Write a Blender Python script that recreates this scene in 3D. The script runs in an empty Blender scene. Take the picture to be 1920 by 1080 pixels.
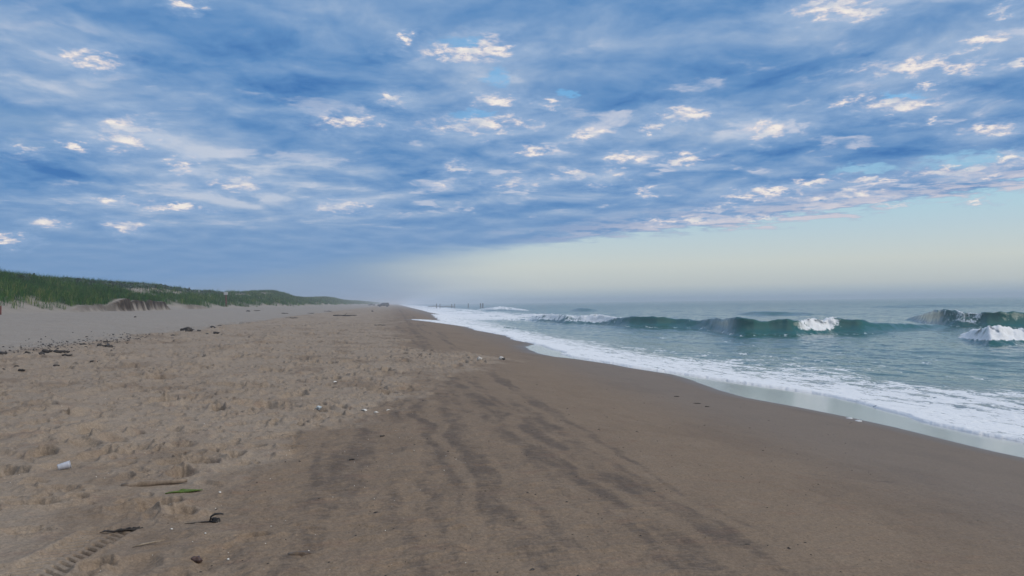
import bpy, bmesh, math, random
import numpy as np
from mathutils import Vector, Matrix

R = math.radians
scene = bpy.context.scene
COL = scene.collection

# ------------------------------------------------------------------ camera
CAM_H, YAW, PITCH, ROLL = 1.60, 9.0, 1.09, 0.745      # world Y runs along the beach, X out to sea
FPX = 1920 * 26.0 / 36.0
_f = Vector((math.sin(R(YAW)) * math.cos(R(PITCH)), math.cos(R(YAW)) * math.cos(R(PITCH)), math.sin(R(PITCH))))
_r0 = Vector((math.cos(R(YAW)), -math.sin(R(YAW)), 0))
_u0 = _r0.cross(_f)
_rt = _r0 * math.cos(R(ROLL)) - _u0 * math.sin(R(ROLL))
_up = _rt.cross(_f)
cam_data = bpy.data.cameras.new("camera")
cam = bpy.data.objects.new("camera", cam_data)
COL.objects.link(cam)
cam_data.sensor_width, cam_data.lens = 36.0, 26.0
cam_data.clip_start, cam_data.clip_end = 0.05, 60000
m = Matrix((_rt, _up, -_f)).transposed().to_4x4()
m.translation = Vector((0, 0, CAM_H))
cam.matrix_world = m
scene.camera = cam


def ray(px, py):
    """World direction of a point of the photograph (1920 x 1080)."""
    d = _f * FPX + _rt * (px - 960.0) + _up * (540.0 - py)
    return d.normalized()


def azel(px, py):
    d = ray(px, py)
    return math.degrees(math.atan2(d.x, d.y)), math.degrees(math.asin(d.z))


def on_level(px, py, z):
    d = ray(px, py)
    t = (z - CAM_H) / d.z
    return d.x * t, d.y * t


def s2l(c):
    return tuple(((v / 255.0) / 12.92 if v <= 10 else ((v / 255.0 + 0.055) / 1.055) ** 2.4) for v in c)


# ------------------------------------------------------------------ render and exposure
scene.view_settings.view_transform = 'Standard'
scene.view_settings.look = 'None'
scene.view_settings.exposure = 0.0
scene.view_settings.gamma = 1.0
scene.view_settings.use_curve_mapping = False
scene.render.engine = 'CYCLES'
scene.cycles.use_denoising = True
scene.cycles.max_bounces = 6
scene.cycles.volume_bounces = 2
scene.cycles.sample_clamp_indirect = 4.0

# ------------------------------------------------------------------ world: sky and clouds, by direction
SUN_AZ, SUN_EL = 118.0, 37.0           # over the sea to the right, veiled by the clouds
world = bpy.data.worlds.new("World")
scene.world = world
world.use_nodes = True
NT = world.node_tree
NT.nodes.clear()
WS = 0.1                               # background strength


class G:
    """Small node-graph writer."""
    def __init__(s, nt): s.nt = nt

    def n(s, t, **k):
        nd = s.nt.nodes.new(t)
        for a, v in k.items(): setattr(nd, a, v)
        return nd

    def put(s, sock, v):
        if isinstance(v, bpy.types.NodeSocket): s.nt.links.new(v, sock)
        elif v is not None: sock.default_value = v

    def m(s, op, a, b=None, c=None, clamp=False):
        nd = s.n('ShaderNodeMath', operation=op, use_clamp=clamp)
        for i, v in enumerate((a, b, c)): s.put(nd.inputs[i], v)
        return nd.outputs[0]

    def v(s, op, a, b=None, c=None, out=0):
        nd = s.n('ShaderNodeVectorMath', operation=op)
        for i, v in enumerate((a, b, c)):
            if v is not None: s.put(nd.inputs[i], v)
        return nd.outputs[out]

    def xyz(s, x, y, z=0.0):
        nd = s.n('ShaderNodeCombineXYZ')
        for i, v in enumerate((x, y, z)): s.put(nd.inputs[i], v)
        return nd.outputs[0]

    def noise(s, vec, scale, detail=4.0, rough=0.55, dist=0.0, col=False, dim='3D'):
        nd = s.n('ShaderNodeTexNoise', noise_dimensions=dim)
        s.put(nd.inputs['Vector'], vec)
        nd.inputs['Scale'].default_value = scale
        nd.inputs['Detail'].default_value = detail
        nd.inputs['Roughness'].default_value = rough
        nd.inputs['Distortion'].default_value = dist
        return nd.outputs['Color' if col else 'Fac']

    def ss(s, v, lo, hi, a=0.0, b=1.0):
        nd = s.n('ShaderNodeMapRange', interpolation_type='SMOOTHSTEP')
        s.put(nd.inputs[0], v)
        for i, q in enumerate((lo, hi, a, b)): s.put(nd.inputs[i + 1], q)
        return nd.outputs[0]

    def lin(s, v, lo, hi, a=0.0, b=1.0):
        nd = s.n('ShaderNodeMapRange')
        s.put(nd.inputs[0], v)
        for i, q in enumerate((lo, hi, a, b)): s.put(nd.inputs[i + 1], q)
        return nd.outputs[0]

    def mix(s, f, a, b, mode='MIX'):
        nd = s.n('ShaderNodeMix', data_type='RGBA', blend_type=mode)
        s.put(nd.inputs[0], f)
        for i, v in ((6, a), (7, b)):
            if isinstance(v, tuple) and len(v) == 3: v = (*v, 1)
            s.put(nd.inputs[i], v)
        return nd.outputs[2]

    def ramp(s, f, stops, interp='LINEAR'):
        nd = s.n('ShaderNodeValToRGB')
        cr = nd.color_ramp
        cr.interpolation = interp
        while len(cr.elements) < len(stops): cr.elements.new(0.5)
        for e, (p, c) in zip(cr.elements, stops):
            e.position = p
            e.color = (*c, 1)
        s.put(nd.inputs[0], f)
        return nd.outputs[0]

    def curve(s, f, lo, hi, pts):
        """Piecewise linear curve of f, pts = (in, out), outputs scaled through 0..1 inside."""
        nd = s.n('ShaderNodeFloatCurve')
        ys = [p[1] for p in pts]
        y0, y1 = min(ys), max(ys)
        c = nd.mapping.curves[0]
        q = [((a - lo) / (hi - lo), (b - y0) / (y1 - y0)) for a, b in pts]
        while len(c.points) < len(q): c.points.new(0.5, 0.5)
        for pt, (a, b) in zip(c.points, q):
            pt.location = (a, b)
            pt.handle_type = 'AUTO_CLAMPED'
        nd.mapping.update()
        s.put(nd.inputs['Value'], s.lin(f, lo, hi))
        nd.inputs['Factor'].default_value = 1.0
        return s.m('MULTIPLY_ADD', nd.outputs[0], y1 - y0, y0)

    def attr(s, name, col=False):
        nd = s.n('ShaderNodeAttribute', attribute_name=name)
        return nd.outputs['Color' if col else 'Fac']


g = G(NT)
tc = g.n('ShaderNodeTexCoord').outputs['Generated']
D = g.v('NORMALIZE', tc)
sep = g.n('ShaderNodeSeparateXYZ')
g.put(sep.inputs[0], D)
dx, dy, dz = sep.outputs
AZ = g.m('MULTIPLY', g.m('ARCTAN2', dx, dy), 57.29578)
EL = g.m('MULTIPLY', g.m('ARCSINE', dz), 57.29578)
zz = g.m('ADD', g.m('MAXIMUM', dz, 0.0), 0.10)
Q = g.xyz(g.m('DIVIDE', dx, zz), g.m('DIVIDE', dy, zz), 3.3)          # the cloud deck seen from below
P0 = g.xyz(AZ, EL, 0.0)
wn = g.noise(g.xyz(g.m('MULTIPLY', AZ, 0.16), g.m('MULTIPLY', EL, 0.45), 1.7), 1.0, 5.0, 0.6, col=True)
wv = g.v('MULTIPLY', g.v('SUBTRACT', wn, (0.5, 0.5, 0.5)), (7.0, 2.6, 0.0))
P = g.v('ADD', P0, wv)                                                 # warped direction, degrees
wn2 = g.noise(g.xyz(g.m('MULTIPLY', AZ, 0.5), g.m('MULTIPLY', EL, 1.5), 5.1), 1.0, 8.0, 0.68, col=True)
wv2 = g.v('MULTIPLY', g.v('SUBTRACT', wn2, (0.5, 0.5, 0.5)), (5.0, 2.2, 0.0))
PF = g.v('ADD', P0, wv2)

DEG = 1920 / 69.4                      # pixels per degree near the middle


def blobdist(px, py, rx, ry, src):
    a, e = azel(px, py)
    a2, _ = azel(px + rx, py)
    _, e2 = azel(px, py - ry)
    ia, ie = 1.0 / max(abs(a2 - a), 0.05), 1.0 / max(abs(e2 - e), 0.05)
    return g.v('LENGTH', g.v('MULTIPLY_ADD', src, (ia, ie, 0.0), (-a * ia, -e * ie, 0.0)), out=1)


TONE = [  # photo px centre, radii, weight
    (340, 30, 330, 90, -.42), (520, 130, 260, 100, -.26), (600, 200, 260, 70, -.22), (50, 318, 230, 62, -.50), (1000, 25, 280, 60, -.26),
    (1490, 120, 260, 90, -.36), (1280, 160, 280, 70, -.18), (1680, 45, 230, 65, -.24), (1560, 278, 300, 48, -.30), (720, 300, 330, 70, -.16),
    (1850, 190, 200, 60, -.22), (1160, 120, 220, 60, -.14), (700, 110, 120, 70, -.14),
    (110, 140, 260, 80, .26), (60, 60, 200, 60, .12), (300, 265, 230, 70, .34), (440, 330, 330, 75, .34), (380, 395, 320, 60, .30), (560, 262, 160, 36, .24),
    (910, 115, 150, 55, .32), (1080, 90, 190, 60, .18), (700, 30, 200, 50, .20), (1590, 40, 220, 80, .46), (1270, 250, 300, 60, .16), (930, 235, 170, 42, .2),
    (640, 390, 230, 60, .26), (1430, 235, 180, 50, .22), (1850, 70, 150, 80, .26), (1740, 205, 210, 40, .26), (1700, 130, 170, 40, .22), (1000, 340, 260, 60, .12),
    (190, 180, 300, 50, .10), (850, 170, 220, 60, .06)]
tone = 0.50
for (px, py, rx, ry, w) in TONE:
    k = g.m('SUBTRACT', 1.0, blobdist(px, py, rx, ry, P), clamp=True)
    k = g.m('SMOOTH_MIN', k, 0.75, 0.4)
    tone = g.m('MULTIPLY_ADD', k, w * 1.45, tone)
n1 = g.noise(Q, 0.62, 3.0, 0.5, 0.0)
QW = g.v('ADD', Q, g.v('MULTIPLY', g.v('SUBTRACT', g.noise(Q, 1.6, 3.0, 0.5, col=True), (0.5, 0.5, 0.5)), (0.35, 0.35, 0.0)))
QU = g.v('MULTIPLY', QW, (0.965, 0.965, 1.0))        # the same deck a little nearer the zenith
nA = g.noise(QW, 3.0, 6.0, 0.54)
nAu = g.noise(QU, 3.0, 6.0, 0.54)
nB = g.noise(QW, 7.5, 4.0, 0.55)
emb = g.m('SUBTRACT', nA, nAu)                        # brighter upper edges of each cloud cell
tone = g.m('MULTIPLY_ADD', g.m('SUBTRACT', n1, 0.5), 0.30, tone)
tone = g.m('MULTIPLY_ADD', g.m('SUBTRACT', nA, 0.5), 0.90, tone)
tone = g.m('MULTIPLY_ADD', g.m('SUBTRACT', nB, 0.5), 0.48, tone)
tone = g.m('MULTIPLY_ADD', emb, 1.7, tone)
tone = g.m('MULTIPLY_ADD', g.m('SUBTRACT', tone, 0.52), g.ss(EL, 2.0, 10.0, 0.24, 0.68), 0.52)
deck = g.ramp(tone, [(0.0, s2l((66, 118, 178))), (0.25, s2l((94, 140, 191))), (0.5, s2l((120, 156, 199))), (0.75, s2l((148, 174, 207))), (1.0, s2l((190, 201, 219)))])
# the far-left lower deck turns greyer in the thick air
lowf = g.ss(EL, 9.0, 1.0)
deck = g.mix(g.m('MULTIPLY', lowf, 0.75), deck, s2l((112, 149, 191)))

PUFF = [(165, 112, 46, 16), (232, 250, 42, 26), (50, 277, 24, 8), (142, 275, 22, 7), (95, 423, 30, 7), (235, 425, 30, 9), (220, 378, 36, 8), (12, 452, 30, 8),
        (655, 228, 48, 13), (870, 98, 64, 15), (915, 92, 34, 20), (900, 235, 86, 15), (925, 188, 32, 12), (1108, 250, 40, 10), (1030, 196, 24, 6), (1290, 215, 42, 14),
        (1283, 299, 36, 9), (1165, 294, 30, 9), (1205, 297, 22, 7), (1140, 325, 32, 8), (1078, 328, 28, 7), (860, 317, 22, 8), (970, 341, 40, 9), (827, 347, 16, 6),
        (1117, 348, 14, 5), (1213, 360, 14, 6), (1440, 242, 40, 15), (1318, 214, 18, 9), (1690, 125, 70, 15), (1805, 125, 36, 13), (1912, 118, 24, 8), (1740, 160, 18, 6),
        (1590, 190, 30, 7), (1680, 197, 72, 14), (1752, 228, 8, 5), (1850, 240, 42, 11), (1850, 80, 46, 11), (1880, 22, 20, 9), (1560, 14, 66, 20), (1620, 20, 40, 14),
        (1530, 341, 36, 7), (1650, 338, 44, 6), (1800, 318, 80, 9), (1890, 300, 40, 7), (1868, 328, 36, 6), (1450, 358, 52, 7), (1400, 372, 46, 6), (1560, 372, 60, 6), (1590, 366, 40, 5),
        (1300, 412, 46, 5), (1240, 416, 34, 4), (1000, 284, 34, 9), (440, 345, 46, 10), (335, 310, 22, 12), (640, 388, 44, 10), (742, 186, 24, 10), (1420, 408, 60, 4),
        (1680, 382, 44, 5), (1840, 380, 44, 6), (1350, 392, 40, 5), (760, 72, 14, 8), (1225, 240, 22, 6), (330, 388, 50, 7), (345, 8, 22, 9)]
dmin = 9.0
for (px, py, rx, ry) in PUFF:
    dmin = g.m('MINIMUM', dmin, blobdist(px, py, rx * 1.22, ry * 1.22, PF))
np_ = g.noise(g.xyz(g.m('MULTIPLY', AZ, 0.75), g.m('MULTIPLY', EL, 2.0), 9.0), 1.0, 7.0, 0.60, 0.3)
np_u = g.noise(g.xyz(g.m('MULTIPLY', AZ, 0.75), g.m('MULTIPLY_ADD', EL, 2.0, 0.6), 9.0), 1.0, 7.0, 0.60, 0.3)
embp = g.m('SUBTRACT', np_, np_u)
pv_ = g.noise(g.xyz(g.m('MULTIPLY', AZ, 0.35), g.m('MULTIPLY', EL, 0.7), 12.0), 1.0, 2.0, 0.5)
dm = g.m('MULTIPLY_ADD', g.m('SUBTRACT', 0.5, np_), 3.0, dmin)
puff = g.m('MULTIPLY', g.ss(dm, 1.15, 0.1), g.ss(pv_, 0.36, 0.56, 0.40, 1.0))
puff = g.m('MULTIPLY', puff, g.ss(embp, -0.16, 0.02, 0.5, 1.0))
halo = g.ss(dm, 2.4, 0.4)
# small scattered cloudlets over the middle of the deck
nz = g.noise(Q, 3.4, 6.0, 0.58, 0.6)
band = g.m('MULTIPLY', g.ss(EL, 4.5, 7.5), g.ss(EL, 24, 12))
scat = g.m('MULTIPLY', g.m('MULTIPLY', g.ss(nz, 0.52, 0.66), g.ss(emb, -0.01, 0.07)), g.m('MULTIPLY', band, g.ss(AZ, -8.0, 14.0, 0.45, 0.85)))
deck = g.mix(g.m('MULTIPLY', halo, 0.42), deck, s2l((164, 188, 219)))
pcol = g.ramp(g.m('MULTIPLY_ADD', embp, 1.3, g.ss(dm, 1.15, -0.25)), [(0.0, s2l((205, 205, 218))), (0.5, s2l((240, 226, 222))), (1.0, s2l((254, 244, 232)))])
deck = g.mix(g.m('MULTIPLY', scat, 0.8), deck, s2l((210, 212, 224)))
deck = g.mix(g.m('MULTIPLY', puff, 0.84), deck, pcol)

# clear air: Nishita blue above, pale cream band low over the sea
nish = g.n('ShaderNodeTexSky', sky_type='NISHITA', sun_disc=False)
nish.sun_elevation, nish.sun_rotation = R(SUN_EL), R(SUN_AZ)
nish.air_density, nish.dust_density, nish.ozone_density = 1.0, 1.5, 1.5
clear = g.ramp(g.lin(EL, -1.0, 14.0), [(0.0, s2l((140, 163, 188))), (0.075, s2l((160, 180, 196))), (0.14, s2l((196, 204, 203))), (0.25, s2l((207, 214, 209))), (0.40, s2l((188, 211, 221))),
                                        (0.6, s2l((165, 212, 232))), (0.8, s2l((140, 200, 238))), (1.0, s2l((120, 190, 240)))])
leftfog = g.ss(g.m('ADD', AZ, g.m('MULTIPLY', g.m('SUBTRACT', n1, 0.5), 8.0)), 12.0, -6.0)
clear = g.mix(leftfog, clear, g.ramp(g.lin(EL, 0.0, 6.0), [(0.0, s2l((126, 153, 188))), (0.5, s2l((128, 158, 192))), (1.0, s2l((112, 152, 196)))]))
clearW = g.mix(0.12, g.v('SCALE', clear, None), nish.outputs[0])
NT.nodes[-1]
# scale node: clear colour divided by the background strength
for nd in NT.nodes:
    if nd.bl_idname == 'ShaderNodeVectorMath' and nd.operation == 'SCALE': nd.inputs['Scale'].default_value = 1.0 / WS

HOLES = [(868, 78, 52, 14), (932, 146, 30, 22), (885, 216, 52, 11), (30, 226, 90, 26), (1690, 181, 52, 8), (60, 268, 70, 12), (1815, 300, 120, 14), (1060, 175, 26, 10), (1620, 318, 80, 10)]
hmin = 9.0
for (px, py, rx, ry) in HOLES:
    hmin = g.m('MINIMUM', hmin, blobdist(px, py, rx, ry, PF))
hole = g.ss(g.m('MULTIPLY_ADD', g.m('SUBTRACT', np_, 0.5), 1.0, hmin), 1.15, 0.35)

# lower edge of the deck, rising to the right
edge_pts = [(-70, -3.0)]
for px, py in ((300, 545), (560, 505), (740, 478), (900, 468), (1050, 455), (1180, 442), (1330, 430), (1480, 412), (1620, 394), (1760, 374), (1919, 348)):
    edge_pts.append(azel(px, py))
edge_pts.append((75, 14.0))
edge = g.curve(AZ, -70, 75, edge_pts)
nf = g.noise(g.xyz(g.m('MULTIPLY', AZ, 0.33), g.m('MULTIPLY', EL, 2.2), 2.0), 1.0, 7.0, 0.62)
nf2 = g.noise(g.xyz(g.m('MULTIPLY', AZ, 0.1), g.m('MULTIPLY', EL, 0.9), 7.0), 1.0, 3.0, 0.5)
ed = g.m('SUBTRACT', EL, edge)
ed = g.m('MULTIPLY_ADD', g.m('SUBTRACT', nf, 0.5), g.ss(AZ, 2, 34, 0.8, 4.2), ed)
ed = g.m('MULTIPLY_ADD', g.m('SUBTRACT', nf2, 0.5), g.ss(AZ, 2, 34, 0.5, 1.6), ed)
inside = g.ss(ed, g.ss(AZ, -6, 16, -1.1, -0.25), g.ss(AZ, -6, 16, 1.1, 0.35))
rim = g.m('MULTIPLY', g.m('MULTIPLY', g.ss(ed, -0.4, 0.3), g.ss(ed, 2.4, 0.5)), g.m('MULTIPLY', g.ss(AZ, 6, 26), g.ss(nf, 0.42, 0.6)))
deck = g.mix(g.m('MULTIPLY', rim, 0.75), deck, s2l((222, 214, 218)))
deck10 = g.v('SCALE', deck, None)
NT.nodes[-1].inputs['Scale'].default_value = 1.0 / WS
inside = g.m('MULTIPLY', inside, g.m('SUBTRACT', 1.0, g.m('MULTIPLY', hole, 0.62)))
puffclear = g.m('MULTIPLY', puff, g.ss(AZ, 10, 24))
inside = g.m('MAXIMUM', inside, g.m('MULTIPLY', puffclear, 0.9))
sky = g.mix(inside, clearW, deck10)
# out of the picture: unseen sky dimmed behind, boosted overhead to shape the light
bn = g.m('MULTIPLY_ADD', g.noise(D, 2.2, 5.0, 0.6), 0.9, 0.55)
backc = g.v('MULTIPLY', tuple(v / WS for v in (0.30, 0.36, 0.46)), g.xyz(bn, bn, bn))
topc = g.v('MULTIPLY', tuple(v / WS for v in (0.86, 0.92, 1.04)), g.xyz(bn, bn, bn))
sky = g.mix(g.ss(dy, 0.35, -0.55), sky, backc)
sky = g.mix(g.ss(EL, 46, 72), sky, topc)
bg = g.n('ShaderNodeBackground')
g.put(bg.inputs[0], sky)
bg.inputs[1].default_value = WS
wo = g.n('ShaderNodeOutputWorld')
NT.links.new(bg.outputs[0], wo.inputs[0])

# ------------------------------------------------------------------ sun, veiled by the clouds
sd = bpy.data.lights.new("sun", 'SUN')
sd.energy, sd.angle, sd.color = 1.9, R(40), (1.0, 0.92, 0.82)
so = bpy.data.objects.new("sun", sd)
COL.objects.link(so)
sv = Vector((math.sin(R(SUN_AZ)) * math.cos(R(SUN_EL)), math.cos(R(SUN_AZ)) * math.cos(R(SUN_EL)), math.sin(R(SUN_EL))))
so.rotation_euler = (-sv).to_track_quat('-Z', 'Y').to_euler()

# ------------------------------------------------------------------ noise in numpy
rng0 = np.random.RandomState(7)
PERM = np.concatenate([rng0.permutation(256)] * 3).astype(np.int32)
GA = np.linspace(0, 2 * np.pi, 16, endpoint=False)
GX, GY = np.cos(GA).astype(np.float32), np.sin(GA).astype(np.float32)


def perlin(x, y, seed=0):
    x = np.asarray(x, np.float64) + seed * 17.13
    y = np.asarray(y, np.float64) + seed * 31.7
    xf, yf = np.floor(x), np.floor(y)
    xi, yi = xf.astype(np.int64) & 255, yf.astype(np.int64) & 255
    fx, fy = (x - xf).astype(np.float32), (y - yf).astype(np.float32)
    u, v = fx * fx * fx * (fx * (fx * 6 - 15) + 10), fy * fy * fy * (fy * (fy * 6 - 15) + 10)

    def gr(a, b, ox, oy):
        h = PERM[PERM[a] + b] & 15
        return GX[h] * (fx - ox) + GY[h] * (fy - oy)
    xi1, yi1 = (xi + 1) & 255, (yi + 1) & 255
    a = gr(xi, yi, 0, 0); b = gr(xi1, yi, 1, 0); c = gr(xi, yi1, 0, 1); d = gr(xi1, yi1, 1, 1)
    a = a + u * (b - a); c = c + u * (d - c)
    return (a + v * (c - a)) * 1.5


def fbm(x, y, octv=4, seed=0, gain=0.5, lac=2.03):
    s, a, t = 0.0, 1.0, 0.0
    for i in range(octv):
        s = s + a * perlin(x, y, seed + i * 3)
        t += a
        a *= gain
        x = x * lac; y = y * lac
    return s / t


def sst(v, lo, hi):
    t = np.clip((v - lo) / (hi - lo), 0, 1)
    return t * t * (3 - 2 * t)


def rnd(ix, iy, k):
    h = (ix.astype(np.int64) * 374761393 + iy.astype(np.int64) * 668265263 + k * 974711 + 12345) & 0xFFFFFFFF
    h = ((h ^ (h >> 13)) * 1274126177) & 0xFFFFFFFF
    h = h ^ (h >> 16)
    return (h & 0xFFFFF).astype(np.float32) / 1048576.0


def dents(x, y, cell, prob, seed, rlo, rhi, depth, rim=0.35):
    """Trodden hollows with a pushed-up rim, jittered one per cell."""
    out = np.zeros(x.shape, np.float32)
    cx, cy = np.floor(x / cell), np.floor(y / cell)
    for ax in (-1, 0, 1):
        for ay in (-1, 0, 1):
            ix, iy = cx + ax, cy + ay
            ex = rnd(ix, iy, seed) < prob
            px = (ix + 0.15 + 0.7 * rnd(ix, iy, seed + 1)) * cell - x
            py = (iy + 0.15 + 0.7 * rnd(ix, iy, seed + 2)) * cell - y
            an = rnd(ix, iy, seed + 3) * 6.283
            rr = rlo + (rhi - rlo) * rnd(ix, iy, seed + 4)
            ca, sa = np.cos(an), np.sin(an)
            u, v = (px * ca + py * sa) / (rr * 1.35), (-px * sa + py * ca) / (rr * 0.75)
            d = np.sqrt(u * u + v * v)
            dp = depth * (0.4 + 0.9 * rnd(ix, iy, seed + 5))
            hol = -np.clip((1 - d * d) * 1.5, 0, 1) ** 1.1
            lip = rim * np.exp(-((d - 1.12) / 0.26) ** 2) * (0.5 + 0.9 * rnd(ix, iy, seed + 6))
            out += np.where(ex, dp * (hol + lip), 0)
    return out


# ------------------------------------------------------------------ beach and dune heights
_xp = np.arange(-420.0, 140.0, 0.25)
_zp = np.interp(_xp, [-420, -22, -17, -11, -6, -2, 1, 3, 6, 10, 14, 20, 40, 140], [1.3, 1.28, 0.98, 0.42, 0.2, 0.05, -0.02, -0.16, -0.52, -1.0, -1.42, -1.95, -3.2, -6])
_k = np.exp(-0.5 * (np.arange(-16, 17) * 0.25 / 1.1) ** 2)
_zs = np.convolve(np.pad(_zp, 16, mode='edge'), _k / _k.sum(), mode='valid')


def base_z(x):
    return np.interp(x, _xp, _zs)


def ground_hit(px, py):
    """Where the photo's point (px, py) meets the smooth beach."""
    d = ray(px, py)
    h = lambda t: float(CAM_H + d.z * t - base_z(d.x * t))
    t = 2.0
    while t < 3000 and h(t) > 0: t *= 1.01
    a, b = t / 1.01, t
    for _ in range(30):
        c = 0.5 * (a + b)
        if h(c) > 0: a = c
        else: b = c
    return d.x * a, d.y * a, a


CREST_X = -32.0
_sk = [(-160, 500), (0, 507), (35, 514), (75, 518), (86, 525), (105, 522), (130, 521), (155, 523), (190, 526), (202, 530), (240, 529), (300, 535), (330, 539), (346, 546), (375, 545),
       (400, 546), (430, 549), (442, 546), (470, 549), (487, 545), (510, 545), (530, 554), (555, 557), (580, 559), (600, 557), (615, 557), (640, 562.5), (690, 565.5)]
_cy, _cz = [], []
for px, py in _sk:
    d = ray(px, py)
    t = CREST_X / d.x
    _cy.append(d.y * t); _cz.append(CAM_H + d.z * t - 0.45)
_cy += [1600, 2400, 4000]; _cz += [3.6, 2.6, 2.0]
_cy, _cz = np.array(_cy), np.array(_cz)


def toe_x(y):
    return -22.0 + 1.1 * perlin(y / 13.0, y * 0 + 0.5, 3) + 0.5 * perlin(y / 4.0, y * 0 + 0.5, 4)


def scarp_m(y):
    """Where the wind and the tide have cut the dune foot into a bank."""
    return np.maximum(sst(y, 54, 60) * sst(y, 78.5, 76.5) * (0.55 + 0.45 * sst(y, 62, 68)), 0.35 * sst(y, 84, 86) * sst(y, 92, 88)) * (0.92 + 0.4 * np.clip(perlin(y / 2.6, y * 0 + .4, 57), -.6, .6))


def dune_z(x, y):
    d = toe_x(y) - x
    hc = np.interp(y, _cy, _cz)
    sm = scarp_m(y)
    jag = 0.24 * fbm(x / 0.8, y / 1.0, 3, 51) + 0.5 * perlin(y / 5.0, y * 0 + .4, 55)
    gentle = 1.45 * sst(d, -0.5, 5.5)
    steep = 1.0 * sst(d + jag, 0.0, 0.42) + 0.45 * sst(d, 0.5, 5.5)
    rise = gentle * (1 - sm) + steep * sm
    main = np.maximum(hc - 2.75, -0.6) * sst(d, 3.6, 10.2)
    lee = -1.6 * sst(d, 11.5, 22.0)
    hum = (0.30 * fbm(x / 3.4, y / 5.0, 4, 20) + 0.12 * fbm(x / 0.9, y / 0.9, 3, 21)) * sst(d, 0.8, 5) * (1 - 0.6 * np.exp(-((d - 10.5) / 2.0) ** 2))
    return rise + main + lee + hum


# trampled ground ends along this line (photo points walked onto the beach)
_tb = [ground_hit(*p) for p in ((300, 1250), (330, 1080), (350, 1000), (400, 930), (430, 878), (560, 822), (700, 772), (760, 735), (850, 700), (952, 674), (900, 662), (800, 655), (760, 640), (740, 622), (730, 606), (728, 590))]
_tby = np.array([p[1] for p in _tb]); _tbx = np.array([p[0] for p in _tb])
_o = np.argsort(_tby); _tby, _tbx = _tby[_o], _tbx[_o]


def trample_m(x, y):
    xb = np.interp(y, _tby, _tbx)
    w = 0.25 + 0.02 * y
    e = x - xb + w * 1.6 * fbm(x / 0.9, y / 1.4, 3, 30) + 0.02 * y * perlin(x / 3, y / 4, 33)
    t = sst(e, w, -w)
    # a smoother swept tongue crosses the trodden sand
    tongue = np.exp(-((x - (-1.9 - 0.5 * (y - 5.5))) / 0.55) ** 2) * sst(y, 9.5, 6.5) * (x < 0)
    far = sst(x, -10.2, -12.5)
    return t * (1 - 0.6 * tongue) * (1 - 0.72 * far)


_trk0, _trk1 = np.array(on_level(20, 1105, 0.05)), np.array(on_level(215, 996, 0.05))


def track_z(x, y):
    dv = (_trk1 - _trk0); L = np.hypot(*dv); dv = dv / L
    s = (x - _trk0[0]) * dv[0] + (y - _trk0[1]) * dv[1]
    t = -(x - _trk0[0]) * dv[1] + (y - _trk0[1]) * dv[0]
    inm = sst(np.abs(t), 0.17, 0.145) * sst(s, -0.1, 0.0) * sst(s, L + 0.04, L - 0.08)
    ph = (s + 0.55 * np.abs(t)) / 0.068 + 0.5 * (t > 0)
    bars = sst(np.cos(2 * np.pi * ph), 0.1, 0.75) * sst(np.abs(t), 0.012, 0.03)
    return inm, inm * (-0.018 - 0.044 * bars) * (0.75 + 0.5 * perlin(x / 0.25, y / 0.25, 93)) + 0.012 * np.exp(-((np.abs(t) - 0.185) / 0.025) ** 2) * sst(s, 0, .1) * sst(s, L, L - .1)


HOLES_SAND = [(183, 1066, 0.10, 0.05, 0.055), (478, 1010, 0.12, 0.035, 0.03), (582, 1000, 0.09, 0.03, 0.015), (250, 845, 0.22, 0.10, 0.06), (330, 840, 0.2, .09, .05),
              (30, 890, 0.1, 0.05, .035), (420, 838, 0.22, .07, .05), (530, 820, .2, .05, .04), (300, 950, .16, .09, .06), (250, 960, .18, .09, .05), (340, 965, .12, .07, .05), (140, 940, .1, .06, .04),
              (60, 950, .25, .05, .045), (100, 920, .2, .05, .04), (50, 1000, .16, .05, .03), (640, 775, .25, .06, .04), (780, 772, .2, .04, .02), (585, 785, .3, .05, .04)]
_hs = []
for px, py, a, b, dp in HOLES_SAND:
    hx, hy, _ = ground_hit(px, py)
    _hs.append((hx, hy, a, b, dp))


_flat = [(*ground_hit(a, b)[:2], r_) for a, b, r_ in ((121, 884, .24), (270, 915, .2), (320, 910, .2), (350, 926, .15))]      # swept flat round the things lying there


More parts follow.
